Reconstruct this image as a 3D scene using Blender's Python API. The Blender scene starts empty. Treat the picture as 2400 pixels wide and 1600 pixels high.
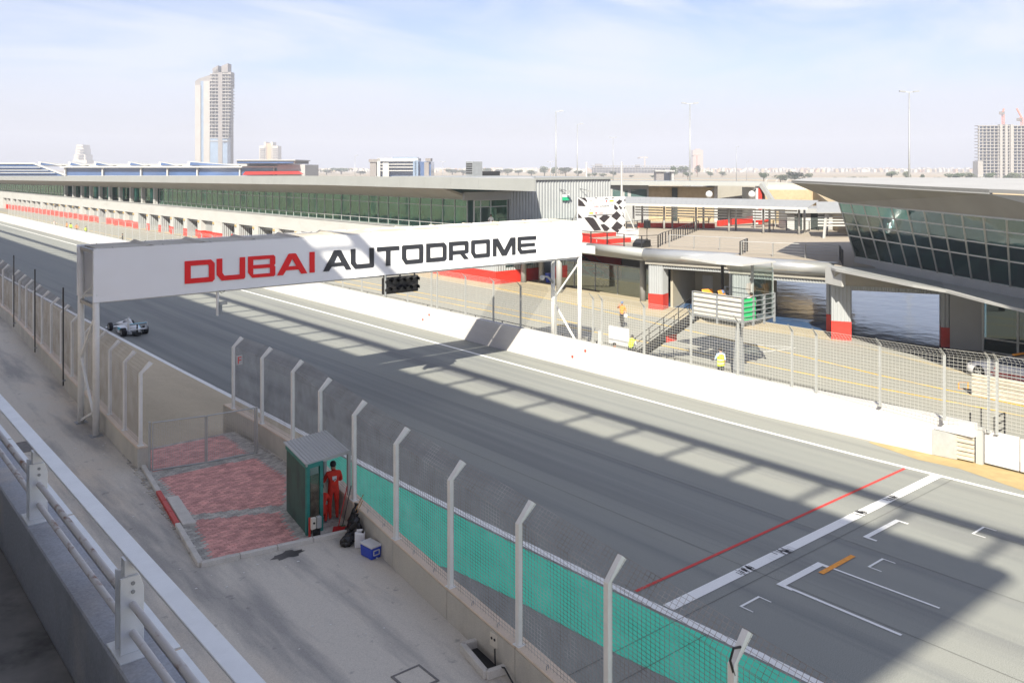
import bpy, bmesh, math, random
from mathutils import Vector, Matrix
R = math.radians
random.seed(7)
C = bpy.context.scene.collection
scn = bpy.context.scene

# ------------------------------------------------------------------ camera
EYE = 11.4                                   # eye height above the track
YAW = math.atan(1688 / 2040)                 # camera looks this far right of the track direction (+Y)
cam = bpy.data.cameras.new('camera')
cam_o = bpy.data.objects.new('camera', cam); C.objects.link(cam_o)
cam.sensor_width = 36; cam.lens = 36 * 2040 / 2400
cam.shift_y = -407 / 2400
cam.clip_start = 0.1; cam.clip_end = 30000
cam_o.location = (0, 0, EYE); cam_o.rotation_euler = (R(90), 0, -YAW)
scn.camera = cam_o

# ------------------------------------------------------------------ sky and sun
SUN = Vector((-1.04, -0.90, 1.0)).normalized()       # direction towards the sun
elev = math.asin(SUN.z); azim = math.atan2(SUN.x, SUN.y)
w = bpy.data.worlds.new('World'); scn.world = w; w.use_nodes = True
nt = w.node_tree; N = nt.nodes; L = nt.links; N.clear()
out = N.new('ShaderNodeOutputWorld'); bg = N.new('ShaderNodeBackground')
sky = N.new('ShaderNodeTexSky'); sky.sky_type = 'NISHITA'; sky.sun_disc = False
sky.sun_elevation = elev; sky.sun_rotation = azim
sky.air_density = 1.0; sky.dust_density = 1.0; sky.ozone_density = 3.0; sky.altitude = 0
# thin cirrus: streaked noise on the sky directions
tc = N.new('ShaderNodeTexCoord'); mp = N.new('ShaderNodeMapping')
mp.inputs['Rotation'].default_value = (0, 0, R(-35)); mp.inputs['Scale'].default_value = (1.0, 2.4, 6.5)
n1 = N.new('ShaderNodeTexNoise'); n1.inputs['Scale'].default_value = 1.7; n1.inputs['Detail'].default_value = 9
n1.inputs['Roughness'].default_value = 0.55; n1.inputs['Distortion'].default_value = 1.3
cr = N.new('ShaderNodeValToRGB'); cr.color_ramp.elements[0].position = 0.38; cr.color_ramp.elements[1].position = 0.60
cr.color_ramp.elements[1].color = (0.8, 0.8, 0.8, 1)
mx = N.new('ShaderNodeMix'); mx.data_type = 'RGBA'
mx.inputs[7].default_value = (5.7, 6.1, 7.1, 1)
L.new(tc.outputs['Generated'], mp.inputs['Vector']); L.new(mp.outputs[0], n1.inputs['Vector'])
L.new(n1.outputs['Fac'], cr.inputs[0]); L.new(cr.outputs[0], mx.inputs[0])
sx = N.new('ShaderNodeSeparateXYZ'); L.new(tc.outputs['Generated'], sx.inputs[0])
hr = N.new('ShaderNodeMapRange'); hr.interpolation_type = 'SMOOTHSTEP'; hr.inputs[1].default_value = -0.02; hr.inputs[2].default_value = 0.12; hr.inputs[3].default_value = 0.92; hr.inputs[4].default_value = 0.0
L.new(sx.outputs[2], hr.inputs[0])
m2 = N.new('ShaderNodeMix'); m2.data_type = 'RGBA'; m2.inputs[7].default_value = (4.0, 3.9, 4.45, 1)
L.new(hr.outputs[0], m2.inputs[0]); L.new(mx.outputs[2], m2.inputs[6])
tn = N.new('ShaderNodeMix'); tn.data_type = 'RGBA'; tn.blend_type = 'MULTIPLY'; tn.inputs[0].default_value = 1.0; tn.inputs[7].default_value = (1.05, 0.93, 1.03, 1)
L.new(sky.outputs[0], tn.inputs[6]); L.new(tn.outputs[2], mx.inputs[6]); L.new(m2.outputs[2], bg.inputs['Color'])
bg.inputs['Strength'].default_value = 0.057
L.new(bg.outputs[0], out.inputs['Surface'])
sl = bpy.data.lights.new('sun', 'SUN'); sl.energy = 4.3; sl.angle = R(0.53); sl.color = (1.0, 0.935, 0.79)
so = bpy.data.objects.new('sun', sl); C.objects.link(so)
so.rotation_euler = (-SUN).to_track_quat('-Z', 'Y').to_euler()
scn.view_settings.view_transform = 'Standard'; scn.view_settings.look = 'None'
scn.view_settings.exposure = 1.4; scn.view_settings.gamma = 1.0
scn.view_settings.use_curve_mapping = False
scn.cycles.max_bounces = 8; scn.cycles.transparent_max_bounces = 24
scn.cycles.volume_bounces = 0

# ------------------------------------------------------------------ helpers
F2 = (math.sin(YAW), math.cos(YAW)); R2 = (math.cos(YAW), -math.sin(YAW))
def spot(u, d):
    """ground position at bearing slope u (right of the view axis) and depth d metres"""
    return (d * F2[0] + u * d * R2[0], d * F2[1] + u * d * R2[1])
def bx(x): return (x - 1200) / 2040.0

def mat(name, col, rough=0.75, metal=0.0, var=0.10, scale=1.5, bump=0.0, bscale=30.0, stretch=(1, 1, 1), spec=0.5, col2=None, detail=5):
    m = bpy.data.materials.new(name); m.use_nodes = True
    nt = m.node_tree; b = nt.nodes['Principled BSDF']
    b.inputs['Roughness'].default_value = rough; b.inputs['Metallic'].default_value = metal
    b.inputs['Specular IOR Level'].default_value = spec
    c4 = (*col, 1)
    if var > 0 or col2:
        t = nt.nodes.new('ShaderNodeTexCoord'); p = nt.nodes.new('ShaderNodeMapping'); p.inputs['Scale'].default_value = stretch
        n = nt.nodes.new('ShaderNodeTexNoise'); n.inputs['Scale'].default_value = scale; n.inputs['Detail'].default_value = detail
        n.inputs['Roughness'].default_value = 0.62
        r = nt.nodes.new('ShaderNodeValToRGB')
        r.color_ramp.elements[0].position = 0.32; r.color_ramp.elements[1].position = 0.68
        a = tuple(max(0, v * (1 - var)) for v in col); z = col2 or tuple(min(1, v * (1 + var)) for v in col)
        r.color_ramp.elements[0].color = (*a, 1); r.color_ramp.elements[1].color = (*z, 1)
        nt.links.new(t.outputs['Object'], p.inputs[0]); nt.links.new(p.outputs[0], n.inputs['Vector'])
        nt.links.new(n.outputs['Fac'], r.inputs[0]); nt.links.new(r.outputs[0], b.inputs['Base Color'])
        if bump > 0:
            n2 = nt.nodes.new('ShaderNodeTexNoise'); n2.inputs['Scale'].default_value = bscale; n2.inputs['Detail'].default_value = 3
            bp = nt.nodes.new('ShaderNodeBump'); bp.inputs['Strength'].default_value = bump; bp.inputs['Distance'].default_value = 0.02
            nt.links.new(t.outputs['Object'], n2.inputs['Vector']); nt.links.new(n2.outputs['Fac'], bp.inputs['Height'])
            nt.links.new(bp.outputs[0], b.inputs['Normal'])
    else:
        b.inputs['Base Color'].default_value = c4
    return m

def layered(name, base, layers, rough=0.85, speck=0.0, bump=0.15, bscale=60, spec=0.4):
    """base colour overlaid by noise layers (colour, scale, stretch, low, high, amount)"""
    m = bpy.data.materials.new(name); m.use_nodes = True
    nt = m.node_tree; b = nt.nodes['Principled BSDF']; b.inputs['Roughness'].default_value = rough
    b.inputs['Specular IOR Level'].default_value = spec
    t = nt.nodes.new('ShaderNodeTexCoord')
    prev = None
    for i, (col, sc, st, lo, hi, amt) in enumerate(layers):
        p = nt.nodes.new('ShaderNodeMapping'); p.inputs['Scale'].default_value = st; p.inputs['Location'].default_value = (i * 3.7, i * 1.3, 0)
        n = nt.nodes.new('ShaderNodeTexNoise'); n.inputs['Scale'].default_value = sc; n.inputs['Detail'].default_value = 6; n.inputs['Roughness'].default_value = 0.6
        r = nt.nodes.new('ShaderNodeMapRange'); r.inputs[1].default_value = lo; r.inputs[2].default_value = hi; r.inputs[4].default_value = amt
        x = nt.nodes.new('ShaderNodeMix'); x.data_type = 'RGBA'
        nt.links.new(t.outputs['Object'], p.inputs[0]); nt.links.new(p.outputs[0], n.inputs['Vector'])
        nt.links.new(n.outputs['Fac'], r.inputs[0]); nt.links.new(r.outputs[0], x.inputs[0])
        x.inputs[7].default_value = (*col, 1)
        if prev is None: x.inputs[6].default_value = (*base, 1)
        else: nt.links.new(prev, x.inputs[6])
        prev = x.outputs[2]
    if speck > 0:
        n = nt.nodes.new('ShaderNodeTexNoise'); n.inputs['Scale'].default_value = 45; n.inputs['Detail'].default_value = 2
        r = nt.nodes.new('ShaderNodeMapRange'); r.inputs[1].default_value = 0.3; r.inputs[2].default_value = 0.7
        r.inputs[3].default_value = 1 - speck; r.inputs[4].default_value = 1 + speck
        mu = nt.nodes.new('ShaderNodeMix'); mu.data_type = 'RGBA'; mu.blend_type = 'MULTIPLY'; mu.inputs[0].default_value = 1
        nt.links.new(t.outputs['Object'], n.inputs['Vector']); nt.links.new(n.outputs['Fac'], r.inputs[0])
        nt.links.new(prev, mu.inputs[6]); nt.links.new(r.outputs[0], mu.inputs[7]); prev = mu.outputs[2]
    nt.links.new(prev, b.inputs['Base Color'])
    if bump > 0:
        n2 = nt.nodes.new('ShaderNodeTexNoise'); n2.inputs['Scale'].default_value = bscale
        bp = nt.nodes.new('ShaderNodeBump'); bp.inputs['Strength'].default_value = bump; bp.inputs['Distance'].default_value = 0.01
        nt.links.new(t.outputs['Object'], n2.inputs['Vector']); nt.links.new(n2.outputs['Fac'], bp.inputs['Height']); nt.links.new(bp.outputs[0], b.inputs['Normal'])
    return m

def glass(name, tint, refl=0.25, rough=0.02, wav=0.0, rmax=1.0, gcol=(0.9,0.95,0.93)):
    """thin architectural glass: tinted see-through plus a fresnel reflection"""
    m = bpy.data.materials.new(name); m.use_nodes = True
    nt = m.node_tree; nt.nodes.clear()
    o = nt.nodes.new('ShaderNodeOutputMaterial'); tr = nt.nodes.new('ShaderNodeBsdfTransparent'); tr.inputs[0].default_value = (*tint, 1)
    g = nt.nodes.new('ShaderNodeBsdfGlossy'); g.inputs['Roughness'].default_value = rough; g.inputs['Color'].default_value = (*gcol, 1)
    lw = nt.nodes.new('ShaderNodeFresnel'); lw.inputs['IOR'].default_value = 1.5
    r = nt.nodes.new('ShaderNodeMapRange'); r.inputs[3].default_value = refl; r.inputs[4].default_value = rmax
    mx = nt.nodes.new('ShaderNodeMixShader')
    nt.links.new(lw.outputs[0], r.inputs[0]); nt.links.new(r.outputs[0], mx.inputs[0])
    nt.links.new(tr.outputs[0], mx.inputs[1]); nt.links.new(g.outputs[0], mx.inputs[2]); nt.links.new(mx.outputs[0], o.inputs[0])
    if wav > 0:
        t = nt.nodes.new('ShaderNodeTexCoord'); n2 = nt.nodes.new('ShaderNodeTexNoise'); n2.inputs['Scale'].default_value = 0.6
        bp = nt.nodes.new('ShaderNodeBump'); bp.inputs['Strength'].default_value = wav; bp.inputs['Distance'].default_value = 0.05
        nt.links.new(t.outputs['Object'], n2.inputs['Vector']); nt.links.new(n2.outputs['Fac'], bp.inputs['Height']); nt.links.new(bp.outputs[0], g.inputs['Normal'])
    return m

class MB:
    """collects simple shapes, then links them as one mesh object"""
    def __init__(s): s.v = []; s.f = []
    def add(s, vs, fs):
        k = len(s.v); s.v += [tuple(v) for v in vs]; s.f += [tuple(i + k for i in f) for f in fs]; return s
    def box(s, x0, x1, y0, y1, z0, z1):
        return s.add([(x0,y0,z0),(x1,y0,z0),(x1,y1,z0),(x0,y1,z0),(x0,y0,z1),(x1,y0,z1),(x1,y1,z1),(x0,y1,z1)],
                     [(3,2,1,0),(4,5,6,7),(0,1,5,4),(1,2,6,5),(2,3,7,6),(3,0,4,7)])
    def prism(s, poly, z0, z1):
        """vertical prism over a plan polygon; z0/z1 numbers or lists per corner"""
        n = len(poly); a = z0 if isinstance(z0, (list, tuple)) else [z0]*n; b = z1 if isinstance(z1, (list, tuple)) else [z1]*n
        vs = [(p[0],p[1],a[i]) for i,p in enumerate(poly)] + [(p[0],p[1],b[i]) for i,p in enumerate(poly)]
        ar = sum(poly[i][0]*poly[(i+1)%n][1]-poly[(i+1)%n][0]*poly[i][1] for i in range(n))
        fs = [tuple(range(n))[::-1], tuple(range(n, 2*n))] + [(i,(i+1)%n,(i+1)%n+n,i+n) for i in range(n)]
        if ar < 0: fs = [f[::-1] for f in fs]
        return s.add(vs, fs)
    def extrude(s, poly, d):
        """flat 3D polygon given thickness vector d"""
        n = len(poly); d = Vector(d); vs = [tuple(p) for p in poly] + [tuple(Vector(p)+d) for p in poly]
        return s.add(vs, [tuple(range(n))[::-1], tuple(range(n,2*n))] + [(i,(i+1)%n,(i+1)%n+n,i+n) for i in range(n)])
    def beam(s, p, q, w, h=None, up=(0,0,1)):
        p = Vector(p); q = Vector(q); h = h or w; d = (q-p).normalized(); up = Vector(up)
        if abs(d.dot(up)) > 0.98: up = Vector((1,0,0))
        a = d.cross(up).normalized(); b = a.cross(d).normalized()
        a *= w/2; b *= h/2
        vs = [p-a-b,p+a-b,p+a+b,p-a+b,q-a-b,q+a-b,q+a+b,q-a+b]
        return s.add(vs, [(0,1,2,3),(7,6,5,4),(0,4,5,1),(1,5,6,2),(2,6,7,3),(3,7,4,0)])
    def tube(s, pts, r, n=8, cap=True):
        if not isinstance(pts[0], (list, tuple, Vector)): raise ValueError
        pts = [Vector(p) for p in pts]; rs = r if isinstance(r, (list, tuple)) else [r]*len(pts)
        k = len(s.v); ref = None
        for i, p in enumerate(pts):
            d = (pts[min(i+1,len(pts)-1)] - pts[max(i-1,0)]).normalized()
            if ref is None: ref = Vector((0,0,1)) if abs(d.z) < 0.9 else Vector((1,0,0))
            a = d.cross(ref).normalized(); b = a.cross(d).normalized(); ref = b
            for j in range(n):
                t = 2*math.pi*j/n; s.v.append(tuple(p + a*math.cos(t)*rs[i] + b*math.sin(t)*rs[i]))
        for i in range(len(pts)-1):
            for j in range(n):
                s.f.append((k+i*n+j, k+i*n+(j+1)%n, k+(i+1)*n+(j+1)%n, k+(i+1)*n+j))
        if cap:
            s.f.append(tuple(k+j for j in range(n))[::-1]); m = k+(len(pts)-1)*n; s.f.append(tuple(m+j for j in range(n)))
        return s
    def wire(s, p, q, r):
        """three-sided thin wire"""
        return s.tube([p, q], r, 3, False)
    def loft(s, secs, cap=True):
        k = len(s.v); n = len(secs[0])
        for c in secs: s.v += [tuple(p) for p in c]
        for i in range(len(secs)-1):
            for j in range(n): s.f.append((k+i*n+j, k+i*n+(j+1)%n, k+(i+1)*n+(j+1)%n, k+(i+1)*n+j))
        if cap:
            s.f.append(tuple(k+j for j in range(n))[::-1]); m = k+(len(secs)-1)*n; s.f.append(tuple(m+j for j in range(n)))
        return s
    def ball(s, c, r, n=10, m=6):
        rx, ry, rz = r if isinstance(r, (list, tuple)) else (r, r, r)
        secs = []
        for i in range(m+1):
            t = math.pi*(0.04 + 0.92*i/m); secs.append([(c[0]+rx*math.sin(t)*math.cos(2*math.pi*j/n), c[1]+ry*math.sin(t)*math.sin(2*math.pi*j/n), c[2]-rz*math.cos(t)) for j in range(n)])
        return s.loft(secs)
    def corr(s, p, q, z0, z1, pitch=0.25, depth=0.05):
        """corrugated sheet standing on the plan line p-q (z0/z1 may be pairs)"""
        p = Vector(p[:2]); q = Vector(q[:2]); ln = (q-p).length; d = (q-p)/ln; nn = Vector((d.y,-d.x))
        za = z0 if isinstance(z0, tuple) else (z0,z0); zb = z1 if isinstance(z1, tuple) else (z1,z1)
        cnt = max(2, int(ln/pitch)); k = len(s.v); prof = [(0,0),(0.3,0),(0.5,1),(0.8,1)]
        row = []
        for i in range(cnt):
            for a,b in prof: row.append(((i+a)*ln/cnt, b*depth))
        row.append((ln,0))
        for t,o in row:
            e = p+d*t+nn*o; f = t/ln
            s.v.append((e.x,e.y,za[0]+(za[1]-za[0])*f)); s.v.append((e.x,e.y,zb[0]+(zb[1]-zb[0])*f))
        for i in range(len(row)-1): s.f.append((k+2*i,k+2*i+2,k+2*i+3,k+2*i+1))
        return s
    def build(s, name, m, parent=None, smooth=False, bevel=0.0):
        me = bpy.data.meshes.new(name)
        off = Vector((0,0,0)); p = parent
        while p: off += p.location; p = p.parent
        me.from_pydata([tuple(Vector(v)-off) for v in s.v], [], s.f); me.update()
        if m: me.materials.append(m)
        if smooth:
            for f in me.polygons: f.use_smooth = True
        o = bpy.data.objects.new(name, me); C.objects.link(o)
        if parent: o.parent = parent
        if bevel > 0:
            b = o.modifiers.new('bevel', 'BEVEL'); b.width = bevel; b.segments = 1; b.limit_method = 'ANGLE'
        return o

def tag(o, label=None, cat=None, group=None, kind=None):
    if label: o['label'] = label
    if cat: o['category'] = cat
    if group: o['group'] = group
    if kind: o['kind'] = kind
    return o
def thing(name, label, cat, loc=(0,0,0), group=None, rz=0.0):
    o = bpy.data.objects.new(name, None); C.objects.link(o); o.empty_display_size = 0.3
    o.location = loc; o.rotation_euler = (0,0,rz)
    return tag(o, label, cat, group)
def struct(o): o['kind'] = 'structure'; return o
def stuff(o): o['kind'] = 'stuff'; return o
def inst(src, parent, loc, rz=0.0, name=None):
    o = src.copy(); C.objects.link(o); o.parent = parent; o.location = loc; o.rotation_euler = (0,0,rz)
    return o
def copy_tree(o, parent=None):
    c = o.copy(); C.objects.link(c); c.parent = parent
    for ch in list(o.children): copy_tree(ch, c)
    return c
def text(name, s, size, m, parent, loc, rot, depth=0.004, ax='CENTER'):
    cu = bpy.data.curves.new(name, 'FONT'); cu.body = s; cu.size = size; cu.extrude = depth; cu.align_x = ax
    t = bpy.data.objects.new(name, cu); C.objects.link(t)
    bpy.context.view_layer.update()
    me = bpy.data.meshes.new_from_object(t); bpy.data.objects.remove(t)
    me.materials.clear(); me.materials.append(m); me.name = name
    o = bpy.data.objects.new(name, me); C.objects.link(o)
    off = Vector((0,0,0)); p = parent
    while p: off += p.location; p = p.parent
    o.location = Vector(loc) - off; o.rotation_euler = rot; o.parent = parent
    return o

# ------------------------------------------------------------------ materials
M = {}
M['asphalt'] = layered('asphalt', (0.226,0.234,0.218), [
    ((0.268,0.270,0.24), 0.25, (1,0.12,1), 0.40, 0.75, 0.7),
    ((0.115,0.123,0.136), 0.8, (1.1,0.012,1), 0.54, 0.70, 0.6),
    ((0.11,0.114,0.124), 0.35, (1,0.03,1), 0.55, 0.70, 0.6),
    ((0.115,0.12,0.13), 2.6, (1,0.005,1), 0.60, 0.72, 0.55)], rough=0.8, speck=0.32)
M['pit_asphalt'] = layered('pit_asphalt', (0.255,0.255,0.23), [
    ((0.295,0.28,0.235), 0.12, (1,0.35,1), 0.45, 0.70, 0.6),
    ((0.22,0.22,0.21), 0.6, (1,0.05,1), 0.55, 0.75, 0.5)], rough=0.85, speck=0.15)
M['apron'] = layered('apron', (0.35,0.305,0.215), [((0.40,0.345,0.235), 0.4, (1,1,1), 0.4, 0.7, 0.5)], rough=0.9, speck=0.1)
M['concrete_road'] = layered('concrete_road', (0.60,0.56,0.49), [
    ((0.64,0.55,0.44), 0.28, (1,0.6,1), 0.50, 0.70, 0.75),
    ((0.27,0.262,0.255), 0.55, (1.5,0.22,1), 0.47, 0.64, 0.75),
    ((0.16,0.16,0.162), 2.5, (1,1,1), 0.64, 0.72, 0.5)], rough=0.9, speck=0.12)
M['sand'] = layered('sand', (0.37,0.30,0.21), [((0.31,0.25,0.17), 0.01, (1,1,1), 0.4, 0.65, 0.6), ((0.27,0.225,0.16), 0.002, (1,1,1), 0.45, 0.6, 0.6)], rough=0.95, bump=0)
M['gravel'] = layered('gravel', (0.50,0.42,0.30), [((0.38,0.32,0.23), 0.3, (1,0.3,1), 0.4, 0.7, 0.7), ((0.58,0.49,0.35), 1.3, (1,1,1), 0.5, 0.75, 0.4)], rough=0.95, speck=0.3, bump=0.4)
M['ochre'] = mat('ochre_verge', (0.36,0.27,0.13), 0.9, var=0.12, scale=2)
M['green_paint'] = layered('green_paint', (0.07,0.64,0.42), [((0.05,0.48,0.32), 1.2, (1,0.4,1), 0.5, 0.75, 0.6), ((0.13,0.50,0.36), 0.5, (1,1,1), 0.5, 0.7, 0.3)], rough=0.75, speck=0.1)
M['white_paint'] = layered('white_road_paint', (0.78,0.78,0.76), [((0.45,0.45,0.45), 2.2, (1,0.3,1), 0.60, 0.72, 0.6)], rough=0.6, speck=0.06, bump=0)
M['red_paint'] = layered('red_road_paint', (0.55,0.045,0.04), [((0.30,0.07,0.06), 2.0, (1,1,1), 0.5, 0.7, 0.6)], rough=0.7, bump=0)
M['yellow_paint'] = mat('yellow_road_paint', (0.75,0.47,0.04), 0.7, var=0.15, scale=1.2)
M['orange_paint'] = mat('orange_road_paint', (0.75,0.30,0.04), 0.7, var=0.2, scale=8)
M['concrete'] = layered('wall_concrete', (0.52,0.50,0.445), [((0.36,0.345,0.32), 0.8, (1,1,0.5), 0.45, 0.7, 0.7), ((0.58,0.54,0.46), 2.5, (1,1,1), 0.5, 0.7, 0.4)], rough=0.9, speck=0.1)
M['coping'] = layered('coping_concrete', (0.70,0.58,0.46), [((0.56,0.48,0.39), 1.0, (1,1,1), 0.45, 0.7, 0.6)], rough=0.9, speck=0.1)
M['parapet'] = layered('parapet_paint', (0.38,0.40,0.45), [((0.56,0.52,0.48), 1.3, (1,1,1), 0.52, 0.7, 0.6), ((0.19,0.20,0.23), 0.7, (1,1,1), 0.5, 0.7, 0.6)], rough=0.7, speck=0.12)
M['dark_floor'] = layered('stand_floor', (0.16,0.155,0.15), [((0.28,0.265,0.25), 0.9, (1,1,1), 0.45, 0.65, 0.8), ((0.045,0.045,0.045), 1.6, (1,1,1), 0.55, 0.7, 0.7)], rough=0.9)
M['white_wall'] = layered('white_wall', (0.52,0.505,0.495), [((0.44,0.415,0.385), 0.5, (0.4,0.4,1.4), 0.50, 0.75, 0.6), ((0.32,0.30,0.28), 1.4, (1,0.5,1), 0.64, 0.78, 0.35)], rough=0.7, speck=0.02, bump=0.05)
M['galv'] = mat('galvanised_steel', (0.42,0.43,0.42), 0.45, 0.3, var=0.08, scale=4)
M['post_grey'] = mat('grey_painted_post', (0.74,0.74,0.72), 0.5, 0.05, var=0.06, scale=3)
M['rail_silver'] = mat('silver_rail_paint', (0.72,0.74,0.76), 0.38, 0.2, var=0.05, scale=5)
M['rail_rust'] = layered('rusty_rail_paint', (0.62,0.61,0.62), [((0.24,0.12,0.08), 9, (1,0.6,1), 0.54, 0.68, 0.9)], rough=0.55, bump=0.1)
M['rust_wire'] = mat('rusty_wire', (0.20,0.115,0.06), 0.7, 0.2, var=0.3, scale=1.2, col2=(0.50,0.47,0.43))
M['galv_wire'] = mat('galvanised_wire', (0.56,0.55,0.51), 0.5, 0.3, var=0.08, scale=2)
M['steel_grey'] = mat('grey_steel', (0.30,0.315,0.33), 0.5, 0.4, var=0.1, scale=3)
M['dark_steel'] = mat('dark_steel', (0.035,0.035,0.038), 0.5, 0.3, var=0.2, scale=4)
M['black'] = mat('matt_black', (0.012,0.012,0.013), 0.5, var=0.2, scale=4)
M['white_sheet'] = mat('white_banner_vinyl', (0.88,0.88,0.89), 0.45, var=0.02, scale=0.6, bump=0.25, bscale=1.2)
M['red'] = mat('red_paint', (0.48,0.030,0.020), 0.45, var=0.06, scale=2)
M['red_letter'] = mat('red_print', (0.85,0.006,0.010), 0.45, var=0.03, scale=2)
M['black_letter'] = mat('black_print', (0.025,0.027,0.034), 0.45, var=0.05, scale=2)
M['clad'] = mat('grey_cladding', (0.30,0.305,0.305), 0.5, 0.1, var=0.05, scale=0.6)
M['clad_light'] = mat('light_cladding', (0.40,0.40,0.39), 0.5, 0.05, var=0.04, scale=0.5)
M['corr'] = mat('corrugated_steel', (0.33,0.345,0.355), 0.45, 0.2, var=0.05, scale=0.8)
M['soffit'] = mat('soffit_panel', (0.27,0.255,0.225), 0.7, var=0.08, scale=0.4)
M['fascia'] = mat('fascia_panel', (0.29,0.30,0.295), 0.45, 0.1, var=0.04, scale=0.5)
M['deck'] = layered('deck_boards', (0.33,0.285,0.23), [((0.27,0.24,0.20), 0.5, (1,1,1), 0.45, 0.7, 0.5)], rough=0.85, bump=0.05)
M['roof_top'] = mat('roof_sheet', (0.36,0.355,0.345), 0.6, var=0.07, scale=0.3)
M['pglass'] = glass('green_pavilion_glass', (0.55,0.80,0.76), 0.07, 0.03, 0.08, 0.65, (0.70,0.82,0.74))
M['tglass'] = glass('tower_control_glass', (0.50,0.64,0.64), 0.07, 0.02, 0.03, 0.8, (0.85,0.92,0.93))
M['clear'] = glass('clear_glass', (0.93,0.96,0.95), 0.03, 0.02, 0.0, 0.35)
M['teal'] = mat('teal_column', (0.10,0.44,0.34), 0.4, var=0.1, scale=2)
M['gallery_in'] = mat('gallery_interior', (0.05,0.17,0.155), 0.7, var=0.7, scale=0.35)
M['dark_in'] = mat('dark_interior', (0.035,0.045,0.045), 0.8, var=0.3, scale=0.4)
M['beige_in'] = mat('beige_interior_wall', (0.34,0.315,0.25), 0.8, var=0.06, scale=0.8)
M['limestone'] = mat('limestone', (0.36,0.285,0.18), 0.85, var=0.10, scale=2.5, bump=0.3, bscale=12)
M['limestone_pale'] = mat('pale_limestone', (0.46,0.42,0.355), 0.85, var=0.06, scale=2)
M['white_gloss'] = mat('white_gloss', (0.58,0.585,0.59), 0.25, var=0.02, scale=2)
# ------------------------------------------------------------------ ground, track, pit lane
RZ = 0.92                                    # service road level above the track
g = MB().add([(-9000,-9000,-0.6),(9000,-9000,-0.6),(9000,9000,-0.6),(-9000,9000,-0.6)], [(0,1,2,3)]).build('ground', M['sand']); struct(g)
def sheet(name, m, poly, z, parent=None):
    n = len(poly); o = MB().add([(p[0],p[1],z) for p in poly], [tuple(range(n))]).build(name, m, parent)
    if not parent: struct(o)
    return o
def rect(x0, x1, y0, y1): return [(x0,y0),(x1,y0),(x1,y1),(x0,y1)]
track = sheet('track', M['asphalt'], rect(11.0,34.5,-60,700), 0.0)
track.name = 'track'
pit = sheet('pit_lane', M['pit_asphalt'], rect(34.5,140,-60,420), 0.0)
def strip(name, m, pts, wd, z, parent):
    """painted line along a plan polyline"""
    b = MB(); k = []
    for i,p in enumerate(pts):
        a = Vector(pts[max(i-1,0)]); c = Vector(pts[min(i+1,len(pts)-1)]); d = (c-a).normalized(); nn = Vector((-d.y,d.x))*wd/2
        b.v += [(p[0]+nn.x,p[1]+nn.y,z),(p[0]-nn.x,p[1]-nn.y,z)]
    for i in range(len(pts)-1): b.f.append((2*i+1,2*i+3,2*i+2,2*i)[::-1] if False else (2*i,2*i+1,2*i+3,2*i+2))
    return b.build(name, m, parent)
ZL = 0.008
strip('edge_line', M['white_paint'], [(17.75,-20),(17.55,6),(17.45,12),(17.30,15),(17.12,20),(16.95,27),(16.92,34),(16.85,50),(16.95,68),(17.05,90),(17.2,130),(17.3,600)], 0.27, ZL, track)
strip('edge_line', M['white_paint'], [(33.6,-20),(33.25,8),(32.85,13),(32.55,18),(32.35,24),(32.3,40),(32.3,80),(32.4,200),(32.4,650)], 0.19, ZL, track)
strip('start_line', M['white_paint'], [(17.5,14.80),(32.65,14.80)], 0.36, 0.012, track)
strip('timing_line', M['red_paint'], [(17.5,15.93),(32.5,15.93)], 0.11, 0.012, track)
def slot(pts, wd): strip('grid_mark', M['white_paint'], pts, wd, 0.014, track)
def bracket(cx, y, w, leg, t=0.12):
    b = MB()
    b.add([(cx-w/2,y-t,0.014),(cx+w/2,y-t,0.014),(cx+w/2,y,0.014),(cx-w/2,y,0.014)], [(0,1,2,3)])
    b.add([(cx-w/2,y-leg,0.014),(cx-w/2+t*0.6,y-leg,0.014),(cx-w/2+t*0.6,y-t,0.014),(cx-w/2,y-t,0.014)], [(0,1,2,3)])
    b.add([(cx+w/2-t*0.6,y-leg,0.014),(cx+w/2,y-leg,0.014),(cx+w/2,y-t,0.014),(cx+w/2-t*0.6,y-t,0.014)], [(0,1,2,3)])
    return b.build('grid_mark', M['white_paint'], track)
bracket(26.53, 13.81, 2.09, 0.43, 0.16)
pole = bracket(21.81, 13.75, 2.10, 0.48, 0.22)
MB().add([(20.80,10.3,0.014),(20.90,10.3,0.014),(20.90,13.27,0.014),(20.80,13.27,0.014)], [(0,1,2,3)]).build('grid_mark', M['white_paint'], track)
MB().add([(22.85,10.3,0.014),(22.93,10.3,0.014),(22.86,13.27,0.014),(22.78,13.27,0.014)], [(0,1,2,3)]).build('grid_mark', M['white_paint'], track)
for cx, y in ((19.4,13.67),(24.1,12.69),(28.74,11.77)): bracket(cx, y, 0.84, 0.41, 0.07)
strip('orange_mark', M['orange_paint'], [(22.28,13.31),(24.02,13.31)], 0.16, 0.018, track)
# dark expansion seams across the track near the line
M['seam'] = mat('tar_seam', (0.06,0.06,0.06), 0.6, var=0.2)
for sx in (20.9,24.75,28.55): strip('seam', M['seam'], [(sx+0.3,-20),(sx+0.1,15),(sx,40),(sx+0.05,300)], 0.018, 0.005, track)
strip('seam', M['seam'], [(12.4,14.25),(33.0,14.25)], 0.016, 0.010, track)
strip('seam', M['seam'], [(11.9,13.35),(17.2,13.35)], 0.016, 0.010, track)
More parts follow.
